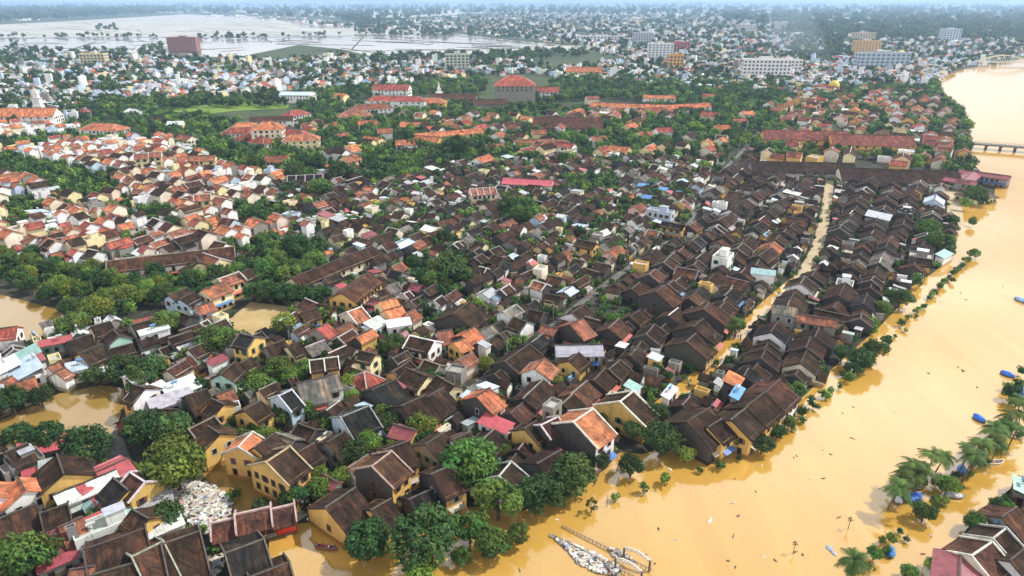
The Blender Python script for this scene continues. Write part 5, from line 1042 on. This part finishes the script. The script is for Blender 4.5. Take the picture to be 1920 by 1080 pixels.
boat(1788, 932, 5, 1.9, -8, 'tarp', 'grey covered boat right of the small round tree', (.10, .09, .08), (.40, .40, .40)); boat(1802, 885, 4.2, 2.0, 60, 'high', 'blue hooded boat beneath the middle palms', (.05, .06, .08), (.02, .17, .52)); boat(1755, 898, 4, 1.6, 30, 'tarp', 'dull grey boat behind the light green tree', (.08, .08, .08), (.22, .24, .26)); boat(1862, 869, 6, 1.7, 5, 'open', 'long white and red boat right of the palm row', (.60, .52, .48)); boat(1669, 1040, 3.6, 1.7, 60, 'high', 'small blue hooded boat beside leafy trees near the bottom right', (.05, .05, .07), (.03, .20, .48)); boat(1604, 1068, 4.2, 2.4, 40, 'high', 'brown roofed boat at the bottom edge', (.08, .06, .05), (.10, .07, .055)); boat(1478, 1033 - 0, .1 + 3, .9, 10, 'open', 'half sunk pale raft drifting at the bottom of the river') if 0 else None
# people: one continuous skinned body, three poses
def person_mesh(pose):
    me = bpy.data.meshes.new('person_body')
    J = {'pel': (0, 0, .95), 'che': (0, .02, 1.3), 'nek': (0, .02, 1.5), 'hea': (0, .04, 1.64), 'top': (0, .04, 1.74)}
    sh = {'stand': ((.2, .0, 1.42), (.27, .02, 1.14), (.27, .1, .90)), 'walk': ((.2, 0, 1.42), (.28, .1, 1.16), (.25, .28, 1.0)), 'sit': ((.2, 0, 1.42), (.27, .08, 1.15), (.2, .32, 1.02))}[pose]
    lg = {'stand': ((.1, 0, .9), (.11, .02, .5), (.11, 0, .08), (.11, .14, .03)), 'walk': ((.1, 0, .9), (.11, .12, .5), (.11, .02, .08), (.11, .16, .03)), 'sit': ((.1, 0, .9), (.13, .42, .92), (.13, .44, .48), (.13, .58, .44))}[pose]
    V = list(J.values()); Rr = [.15, .16, .06, .105, .06]; E = [(0, 1), (1, 2), (2, 3), (3, 4)]
    for s in (-1, 1):
        b = len(V); fl = -1 if (s < 0 and pose == 'walk') else 1
        V += [(s * p[0], p[1] * (fl if i else 1), p[2]) for i, p in enumerate(sh)]; Rr += [.065, .05, .035]; E += [(1, b), (b, b + 1), (b + 1, b + 2)]
        for k in range(5):                                   # fingers
            h = Vector(V[b + 2]); a = (k - 2) * .022; tip = h + Vector((a * .6 + (s * -.04 if k == 0 else 0), .02 + abs(a), -.10 + abs(k - 2) * .015)); V.append(tuple(tip)); Rr.append(.009); E.append((b + 2, len(V) - 1))
        b = len(V); V += [(s * p[0], p[1] * (fl if i else 1), p[2]) for i, p in enumerate(lg)]; Rr += [.09, .065, .045, .04]; E += [(0, b), (b, b + 1), (b + 1, b + 2), (b + 2, b + 3)]
    me.from_pydata(V, E, []); o = bpy.data.objects.new('tmp', me); COL.objects.link(o)
    sk = o.modifiers.new('s', 'SKIN')
    for i, v in enumerate(me.skin_vertices[0].data): v.radius = (Rr[i], Rr[i]); v.use_root = (i == 0)
    o.modifiers.new('d', 'SUBSURF').levels = 1
    bpy.context.view_layer.update(); out = bpy.data.meshes.new_from_object(o.evaluated_get(bpy.context.evaluated_depsgraph_get())); bpy.data.objects.remove(o); return out
PB = {p: person_mesh(p) for p in ('stand', 'walk', 'sit')}
SHIRT = {'white': (.7, .7, .7), 'red': (.5, .05, .04), 'blue': (.06, .14, .4), 'black': (.03, .03, .03), 'yellow': (.6, .45, .06), 'grey': (.3, .3, .3), 'pink': (.6, .25, .3), 'green': (.08, .25, .1)}
PBC = {}
def body(pose, shirt):
    if (pose, shirt) in PBC: return PBC[pose, shirt]
    me = PB[pose].copy(); a = me.attributes.new('Col', 'FLOAT_COLOR', 'FACE'); c = []; trous = (.05, .055, .07); skin = (.42, .25, .17)
    for p in me.polygons:
        z, x = p.center.z, abs(p.center.x); c.append(skin if z > 1.46 or (x > .22 and z < 1.2) or z < .12 else SHIRT[shirt] if z > .93 else trous)
    a.data.foreach_set('color', np.array([(*q, 1) for q in c], dtype=np.float32).ravel()); me.materials.clear(); me.materials.append(M_SKIN)
    for p in me.polygons: p.use_smooth = True
    PBC[pose, shirt] = me; return me
hm = MB()
for i in range(6):
    for j in range(10):
        f = lambda i, j: (.118 * math.cos(R(i * 16 - 8)) * math.cos(R(j * 36)), .03 + .122 * math.cos(R(i * 16 - 8)) * math.sin(R(j * 36)), 1.66 + .115 * math.sin(R(i * 16 - 8)))
        hm.face([f(i, j), f(i, j + 1), f(i + 1, j + 1), f(i + 1, j)], (.02, .016, .014))
HAIR = hm.mesh('hair', [M_CLOTH]); hm = MB()
for j in range(12): hm.face([(.27 * math.cos(R(j * 30)), .04 + .27 * math.sin(R(j * 30)), 1.70), (.27 * math.cos(R(j * 30 + 30)), .04 + .27 * math.sin(R(j * 30 + 30)), 1.70), (0, .04, 1.90)], (.55, .46, .30))
HAT = hm.mesh('conical_hat', [M_CLOTH])
PEOPLE = []
def person(x, y, z, pose, shirt, rot, hat=False, label=None):
    o = link('person', body(pose, shirt), None, (x, y, z), rot); tag(o, label, 'person', 'people at the inlet'); link('conical_hat' if hat else 'hair', HAT if hat else HAIR, o)
    PEOPLE.append((o, '%s top%s%s' % (shirt, ', conical hat' if hat else '', '' if pose == 'stand' else ', walking' if pose == 'walk' else ''), x, y))
rp_ = random.Random(4); sh_ = list(SHIRT)
for k in range(26):
    a, b = rp_.choice([(565 + rp_.uniform(-14, 26), 965 + rp_.uniform(-22, 12)), (560 + rp_.uniform(-40, 30), 938 + rp_.uniform(-8, 10)), (588 + rp_.uniform(-10, 22), 985 + rp_.uniform(-6, 6))]); x, y = G(a, b)
    person(x, y, .12, rp_.choice(('stand', 'walk')), rp_.choice(sh_ + ['white', 'white', 'grey']), rp_.uniform(0, 6.3), rp_.random() < .2)
ca, sa = math.cos(R(170)), math.sin(R(170))
for t, s_, l in ((-1.9, 'blue', 'person in blue seated rowing at the right end of the slim boat'), (-.6, 'white', 'person in white seated in the middle of the slim boat'), (.6, 'red', 'person in red seated ahead in the slim boat'), (1.9, 'grey', 'person in grey seated at the left tip of the slim boat')):
    person(sampan.location.x + ca * t, sampan.location.y + sa * t, -.42, 'sit', s_, R(80), False, l); PEOPLE.pop()
for a, b, nn, hh in ((1340, 700, 9, .5), (1310, 725, 8, .5), (1385, 640, 8, .5)):
    for k in range(nn):
        x, y = G(a + rp_.uniform(-28, 28) , b + rp_.uniform(-3, 3) ); p, wd = RW['flooded_lane']; q = min(p, key=lambda t: (t[0] - x) ** 2 + (t[1] - y) ** 2)
        x, y = q[0] + rp_.uniform(-2.2, 2.2), q[1] + rp_.uniform(-2, 2); person(x, y, -.3, rp_.choice(('stand', 'walk')), rp_.choice(sh_ + ['white', 'white']), rp_.uniform(0, 6.3), rp_.random() < .2)
for k in range(16):
    p, wd = RW['main_street']; q = p[rp_.randrange(4, 24)]; person(q[0] + rp_.uniform(-1.4, 1.4), q[1] + rp_.uniform(-1.4, 1.4), .0, rp_.choice(('stand', 'walk')), rp_.choice(sh_ + ['white']), rp_.uniform(0, 6.3))
# litter
def litter(name, P, n, kind='stuff', z=.12, big=(.18, .55), cols=None):
    m = MB(); r = random.Random(len(P) * n); cols = cols or [(.62, .62, .60)] * 12 + [(.40, .40, .38)] * 8 + [(.42, .34, .24)] * 7 + [(.09, .08, .07)] * 8 + [(.25, .32, .5), (.5, .3, .25), (.55, .5, .38)]
    for a, b in scatter(P, n):
        x, y = G(a, b); s = r.uniform(*big); m.at(x, y, z + r.uniform(0, .25), r.uniform(0, 6)); h = r.uniform(.04, .28); m.box(-s, s, -s * r.uniform(.3, .9), s * r.uniform(.3, .9), 0, h, jit(r.choice(cols), .15, r))
    return tag(m.build(name, M_PLAST), kind=kind)
o = litter('floating_litter', [(318, 925), (345, 910), (385, 905), (415, 920), (435, 945), (430, 965), (410, 985), (385, 1003), (360, 985), (345, 965), (340, 945)], 2600); tag(o, 'white mass of floating litter beside the feathery light green tree', 'litter')
o = litter('drift_litter', [(1030, 1003), (1060, 1018), (1120, 1042), (1165, 1068), (1160, 1080), (1120, 1075), (1085, 1058), (1062, 1030)], 1700, z=.12, big=(.15, .45)); tag(o, 'raft of white litter caught on the drowned footbridge', 'litter')
o = litter('drift_litter', [(1140, 1030), (1165, 1035), (1190, 1055), (1180, 1058), (1150, 1045)], 260, z=.12, big=(.12, .35), cols=[(.3, .28, .26), (.15, .12, .1), (.6, .6, .6)]); tag(o, 'brown and grey litter caught along the far footbridge rail', 'litter')
o = litter('street_litter', [(345, 1080), (380, 1045), (420, 1040), (425, 1062), (400, 1085)], 260); tag(o, 'scattered white litter beside the temple roofs', 'litter')
DB = [(1235, 993, 1.0, .5, (.12, .09, .06)), (1267, 1014, .8, .6, (.6, .55, .45)), (1332, 978, 1.8, .9, (.78, .72, .6)), (1255, 880, 1.3, .7, (.75, .7, .58)), (1417, 923, .8, .4, (.2, .15, .1)), (1210, 1041, .7, .5, (.1, .08, .06)), (1560, 1033, 2.6, 1.6, (.35, .42, .50)), (1740, 700, .9, .6, (.2, .15, .1)), (1805, 696, 1.4, .7, (.15, .10, .07)), (1832, 727, 1.0, .6, (.25, .18, .12)), (1522, 900, .9, .5, (.7, .6, .45)), (1448, 912, .8, .5, (.7, .6, .45)), (1724, 842, 1.2, .5, (.2, .15, .1)), (975, 1070, .9, .5, (.15, .10, .06)), (1043, 975, .8, .5, (.75, .7, .6)), (1454, 1053, 1, .5, (.12, .1, .07)), (1745, 1006, 1.1, .5, (.7, .6, .5)), (1730, 1040, 1, .5, (.15, .1, .08)), (1600, 764, .7, .5, (.2, .15, .1))]
rdb = random.Random(33)
for a, b in scatter([(1080, 990), (1300, 900), (1450, 850), (1560, 760), (1720, 620), (1850, 440), (1900, 560), (1800, 740), (1640, 900), (1560, 1060), (1250, 1070)], 30): DB.append((a, b, rdb.uniform(.5, 1.3), rdb.uniform(.3, .6), rdb.choice([(.2, .15, .1), (.14, .10, .07), (.62, .55, .42)])))
for i, (a, b, l, w_, c) in enumerate(DB):
    m = MB(); r = random.Random(i)
    for k in range(5): u = r.uniform(-.4, .4) * l; v = r.uniform(-.3, .3) * w_; m.tube([(u - l * .3, v, .05), (u, v + .05, .16), (u + l * .3, v, .05)], [w_ * .06, w_ * .2, w_ * .06], 6, jit(c, .25, r))
    o = m.build('floating_debris', M_PLAST, None, (*G(a, b), .06), r.uniform(0, 3)); DEB.append((o, 'pale' if c[0] > .5 else 'blue grey' if c[2] > c[0] else 'dark', a, b)) if 0 else None
    o['category'] = 'debris'; o['kind'] = 'thing'; o['group'] = 'debris adrift on the river'; LATE.append((o, ('pale' if c[0] > .5 else 'blue grey' if c[2] > c[0] else 'dark brown') + ' floating debris', o.location.x, o.location.y, 0)) if 'LATE' in globals() else globals().setdefault('LATE', [(o, ('pale' if c[0] > .5 else 'dark brown') + ' floating debris', o.location.x, o.location.y, 0)])
# utility poles along the lanes
pm = MB(); pm.tube([(0, 0, -1), (0, 0, 7.6)], [.13, .09], 7, (.32, .31, .29)); PM_ = pm.mesh('pole', [M_WALL]); pm = MB(); pm.bar((-.9, 0, 7.1), (.9, 0, 7.1), .12, .12, (.12, .10, .09)); pm.bar((-.6, 0, 6.5), (.6, 0, 6.5), .1, .1, (.12, .10, .09)); PX_ = pm.mesh('crossarm', [M_WOOD]); POLES = []
for nm, st in (('main_street', 5), ('flooded_lane', 4), ('wet_lane', 4)):
    p, wd = RW[nm]
    for i in range(2, len(p) - 1, st):
        d = Vector((p[i + 1][0] - p[i][0], p[i + 1][1] - p[i][1])).normalized(); x, y = p[i][0] - d.y * (wd / 2 - .3), p[i][1] + d.x * (wd / 2 - .3)
        root = thing('utility_pole', (x, y, 0), math.atan2(d.y, d.x) + math.pi / 2, '', 'utility pole', 'utility poles along the lanes'); link('pole', PM_, root); link('crossarm', PX_, root); LATE.append((root, 'concrete utility pole with crossarms', x, y, 0))
# drowned lamp posts
for a, b, l in ((1487, 1038, 'leafy topped lamp post rising from the flood, left of two'), (1590, 992, 'leafy topped lamp post rising from the flood, right of two'), (1138, 950, 'bare pole between thin drowned trees')):
    x, y = G(a, b); root = thing('lamp_post', (x, y, 0), 0, l, 'lamp post'); m = MB(); m.tube([(0, 0, -1), (0, 0, .5), (.05, 0, 3.2)], [.16, .07, .05], 7, (.12, .11, .09)); m.build('pole', M_METAL, root)
    if b != 950:
        q = link('climbing_plant', CR['s'][1], root, (0, 0, 1.7)); q.scale = (.75, .75, .75)
        m = MB(); m.tube([(0, 0, 3.2), (.3, 0, 3.5), (.6, 0, 3.4)], [.05, .05, .1], 6, (.5, .5, .48)); m.build('lamp_head', M_METAL, root)
# ------------------------------------------------------------------ choose what is told apart, label it, build it
for h in HOUSES:
    px, py, f = PX(h['cx'], h['cy'], h['zr'] * .7); h['px'], h['py'], h['f'] = px, py, f; h['size'] = math.sqrt(h['L'] * h['w']) * FPX / f
    if h['lm']: LMS.append((h['lm'], h['cx'], h['cy'], h['zr']))
for t in TREES:
    if t['k'] == 'p': t['r'] = 3.2
    t['px'], t['py'], t['f'] = PX(t['x'], t['y'], t['r'] * 1.0); t['size'] = t['r'] * 2 * FPX / t['f']
    if t['lm']: LMS.append((t['lm'], t['x'], t['y'], t['r']))
LMS += [('the bend of the wet lane', *G(1500, 520), 0), ('the far end of the wet lane', *G(1555, 350), 0), ('the middle of the wet lane', *G(1541, 430), 0), ('the middle of the main street', *G(1050, 600), 0), ('the upper main street', *G(1285, 435), 0), ('the far main street', *G(1370, 305), 0), ('the middle of the flooded lane', *G(1340, 680), 0), ('the upper flooded lane', *G(1450, 560), 0), ('the quay lane', *G(1788, 365), 0)]
LMP = [(n, *PX(x, y, z)[:2]) for n, x, y, z in LMS if -40 < PX(x, y, z)[0] < 1960 and PX(x, y, z)[1] < 1120]
ORD = ['nearest', 'second', 'third', 'fourth', 'fifth', 'sixth', 'seventh', 'eighth', 'ninth', 'tenth', 'eleventh', 'twelfth', 'thirteenth', 'fourteenth', 'fifteenth', 'sixteenth', 'seventeenth', 'eighteenth', 'nineteenth', 'twentieth'] + ['twenty-' + q for q in ('first', 'second', 'third', 'fourth', 'fifth', 'sixth', 'seventh', 'eighth', 'ninth')] + ['thirtieth']
def fit(s):
    for q in (' leafy', ' tiled', ' weathered', 'small ', 'large ', 'bright ', ' with rows of windows', ' sheet', ' the', ' roofed'):
        if len(s.replace(',', '').split()) <= 16: break
        s = s.replace(q, '', 1)
    return s.strip()
def autolabel(items):
    """items: (setter, words, picture x, picture y): place each by its rank among its own kind on one side of a landmark"""
    B_ = {}
    for st, wd, px, py in items:
        n, lx, ly = min(LMP, key=lambda q: (q[1] - px) ** 2 + (1.7 * (q[2] - py)) ** 2); dx, dy = px - lx, 1.7 * (py - ly)
        side = ('right of' if dx > 0 else 'left of') if abs(dx) > abs(dy) else ('before' if dy > 0 else 'behind')
        B_.setdefault((n, side, wd), []).append((math.hypot(dx, dy), st))
    for (n, side, wd), L_ in B_.items():
        L_.sort(key=lambda q: q[0])
        for i, (_, st) in enumerate(L_):
            st(fit('%s, %s%s %s' % (wd, '' if len(L_) == 1 else 'nearest ' if i == 0 else 'farthest ' if i == len(L_) - 1 else ORD[min(i, 29)] + ' ', side, n)))
def kind_of(h):
    if h['type'] == 'flat': return 'flat_roofed_house', 'house', 'flat roofed houses of the town'
    if ROOF[h['roof']][2]: return 'sheet_roofed_shed', 'shed', 'sheet roofed sheds of the town'
    if h['roof'] in 'oOr': return 'orange_roofed_house', 'house', 'orange roofed houses of the town'
    return 'tiled_house', 'house', 'dark tiled houses of the old town'
CAP = {'tiled_house': 290, 'orange_roofed_house': 230, 'flat_roofed_house': 120, 'sheet_roofed_shed': 120}
cnt = {}; pend = []; REST = []
for h in sorted(HOUSES, key=lambda h: -h['size'] - (999 if h['label'] else 0)):
    if not (-30 < h['px'] < 1950 and h['py'] < 1110): 
        if not (-80 < h['px'] < 2000): continue
        REST.append(h); continue
    n, c, g = kind_of(h); cnt[n] = cnt.get(n, 0) + 1
    if cnt[n] > CAP[n]: REST.append(h); continue
    h['kind_'] = (n, c, g); pend.append(h)
items = []
for h in pend:
    if h['label']: continue
    rw = ROOF[h['roof']][1]; n = h['kind_'][0]; ww = WALL[h['wall']][1]
    if h['gable'] == 'd' and h['wall'] != 'd': ww = 'black gable, ' + ww.replace(' walls', ' front')
    sz = 'small ' if h['L'] * h['w'] < 42 else 'large ' if h['L'] * h['w'] > 110 else ''
    if len((sz + ww).split()) > 2: rw = rw.replace(' tiled', '')
    wd = {'flat_roofed_house': sz + 'flat roofed house, ' + ww, 'sheet_roofed_shed': sz + rw + ' shed'}.get(n, sz + rw + ' house, ' + ww)
    items.append(((lambda s, h=h: h.__setitem__('label', s)), wd, h['px'], h['py']))
autolabel(items)
for h in pend:
    n, c, g = h['kind_']; house(h, n, c, g, h['size'] > 44 or (h.get('hand') and h['size'] > 30))
mw = MB()
for h in REST:
    mw.at(h['cx'], h['cy'], 0, h['rot']); geo(h, mw, mw, mw, fine=False, mi=(1, 2 if ROOF[h['roof']][2] else 0, 3))
tag(mw.build('town_houses', MATS3), 'mass of smaller houses farther back in the old town', 'houses', kind='stuff')
for i, h in enumerate(FARH):
    h['id'] = i; h['gable'] = h['wall']; FB.at(h['cx'], h['cy'], 0, h['rot']); geo(h, FB, FB, FB, fine=False, mi=(1, 2 if ROOF[h['roof']][2] else 0, 3))
tag(FB.build('distant_houses', MATS3), 'countless pale houses of the distant town', 'houses', kind='stuff')
# trees
TREES.sort(key=lambda t: -t['size'] - (999 if t['label'] else 0))
TREES = [t for t in TREES if -60 < t['px'] < 1980 and t['py'] < 1140]
near = TREES[:298]; rest = TREES[298:]
KW = {'d': 'dark green leafy tree', 'm': 'mid green leafy tree', 'l': 'light green leafy tree', 's': 'thin half drowned tree', 'p': 'feathery palm tree'}
items = [((lambda s, t=t: t.__setitem__('label', s)), ('small ' if t['size'] < 26 and t['k'] not in 'sp' else '') + KW[t['k']], t['px'], t['py']) for t in near if not t['label']]
autolabel(items); ra = random.Random(8)
for t in near:
    k = t['k']; root = thing('palm_tree' if k == 'p' else 'leafy_tree', (t['x'], t['y'], 0), ra.uniform(0, 6.28), t['label'], 'palm tree' if k == 'p' else 'tree', 'palms standing in the flood' if k == 'p' else 'trees of the town')
    if k == 'p': a, b = ra.choice(PALMS); link('fronds', a, root); link('trunk', b, root); sc_ = ra.uniform(.8, 1.15); root.scale = (sc_, sc_, sc_); root.rotation_euler = (ra.uniform(-.14, .14), ra.uniform(-.14, .14), ra.uniform(0, 6.28))
    else:
        link('crown', ra.choice(CR[k]), root); link('trunk', ra.choice(TKS if k == 's' else TK), root)
        root.scale = (t['r'], t['r'] * ra.uniform(.88, 1.1), t['r'] * t.get('hk', 1))
# the rest of the trees as one mass each
def mass(name, L_, n, leaf, seed, cols, label):
    rg = np.random.default_rng(seed); nT = len(L_); T_ = np.array([(x, y, r) for x, y, r in L_])
    u = rg.normal(size=(nT, n, 3)); u /= np.linalg.norm(u, axis=2, keepdims=True)
    lob = rg.normal(size=(nT, 7, 3)); lob /= np.linalg.norm(lob, axis=2, keepdims=True); lob *= rg.uniform(.25, .62, (nT, 7, 1)); lob[..., 2] *= .6
    br = rg.uniform(.6, 1.4, (nT, 7)); pick = rg.integers(0, 7, (nT, n)); ii = np.arange(nT)[:, None]
    p = lob[ii, pick] + u * .42 * rg.uniform(.7, 1.05, (nT, n, 1))
    nr = u + rg.normal(size=u.shape) * .4 + np.array([0, 0, .4]); nr /= np.linalg.norm(nr, axis=2, keepdims=True)
    a = np.cross(nr, rg.normal(size=u.shape)); a /= np.linalg.norm(a, axis=2, keepdims=True); b = np.cross(nr, a)
    s = leaf * rg.uniform(.6, 1.3, (nT, n, 1)); q = np.stack([p - a * s, p - b * s * .7, p + a * s, p + b * s * .7], axis=2)
    q[..., 2] += .92; hk = rg.uniform(.85, 1.2, nT); q *= T_[:, 2][:, None, None, None]; q[..., 2] *= hk[:, None, None]; q[..., 0] += T_[:, 0][:, None, None]; q[..., 1] += T_[:, 1][:, None, None]
    V = q.reshape(-1, 3); nf = nT * n; me = bpy.data.meshes.new(name); me.vertices.add(nf * 4); me.vertices.foreach_set('co', V.astype(np.float32).ravel()); me.loops.add(nf * 4); me.loops.foreach_set('vertex_index', np.arange(nf * 4, dtype=np.int32)); me.polygons.add(nf); me.polygons.foreach_set('loop_start', np.arange(0, nf * 4, 4, dtype=np.int32)); me.update(calc_edges=True)
    base = np.array(cols)[rg.integers(0, len(cols), nT)] * rg.uniform(.75, 1.3, (nT, 1)); c = base[:, None, :] * (br[ii, pick] * rg.uniform(.8, 1.2, (nT, n)))[..., None]
    at = me.attributes.new('Col', 'FLOAT_COLOR', 'FACE'); at.data.foreach_set('color', np.concatenate([c.reshape(-1, 3), np.ones((nf, 1))], 1).astype(np.float32).ravel()); me.materials.append(M_LEAF)
    tag(link(name, me), label, 'trees', kind='stuff')
mass('town_greenery', [(t['x'], t['y'], t['r']) for t in rest], 170, .17, 3, [GD, GM, GD, GL], 'mass of smaller trees and bushes between the roofs')
fw = [np.array(p) for p in []]
FX = np.array([(x, y) for x, y, r in FT]); wet = np.zeros(len(FT), bool)
mass('distant_woods', FT, 64, .27, 4, [GD, GD, GM], 'distant woods and tree belts fading into haze')
# people and debris labels
items = [((lambda s, o=o: o.__setitem__('label', s)), 'person in ' + wd, *PX(x, y, 1)[:2]) for o, wd, x, y in PEOPLE]
autolabel(items); autolabel([((lambda s, o=o: o.__setitem__('label', s)), wd, *PX(x, y, 0)[:2]) for o, wd, x, y, z in LATE])
# ------------------------------------------------------------------ the air
m = bpy.data.materials.new('air'); m.use_nodes = True; N = m.node_tree.nodes; N.remove(N['Principled BSDF']); v = N.new('ShaderNodeVolumePrincipled')
v.inputs['Color'].default_value = (.46, .68, 1.0, 1); v.inputs['Density'].default_value = HAZE; v.inputs['Anisotropy'].default_value = .2
m.node_tree.links.new(v.outputs[0], N['Material Output'].inputs['Volume'])
hb = MB(); hb.box(-S - 500, S + 500, -800, S + 500, -1.6, 125, (1, 1, 1)); o = hb.build('haze', m); tag(o, kind='stuff')

# thin bluish smoke drifting over the far town
m = bpy.data.materials.new('smoke'); m.use_nodes = True; N = m.node_tree.nodes; N.remove(N['Principled BSDF']); v = N.new('ShaderNodeVolumePrincipled')
v.inputs['Color'].default_value = (.7, .85, 1.0, 1); v.inputs['Density'].default_value = .0004; m.node_tree.links.new(v.outputs[0], N['Material Output'].inputs['Volume'])
sm = MB(); a = Vector((*G(1545, 128), 8)); b = Vector((*G(1450, 84), 62)); sm.tube([a + (b - a) * k for k in (0, .15, .35, .6, .85, 1)], [10, 26, 40, 52, 45, 15], 12, (1, 1, 1))
tag(sm.build('smoke', m), 'thin bluish smoke drifting over the far town', 'smoke', kind='stuff')
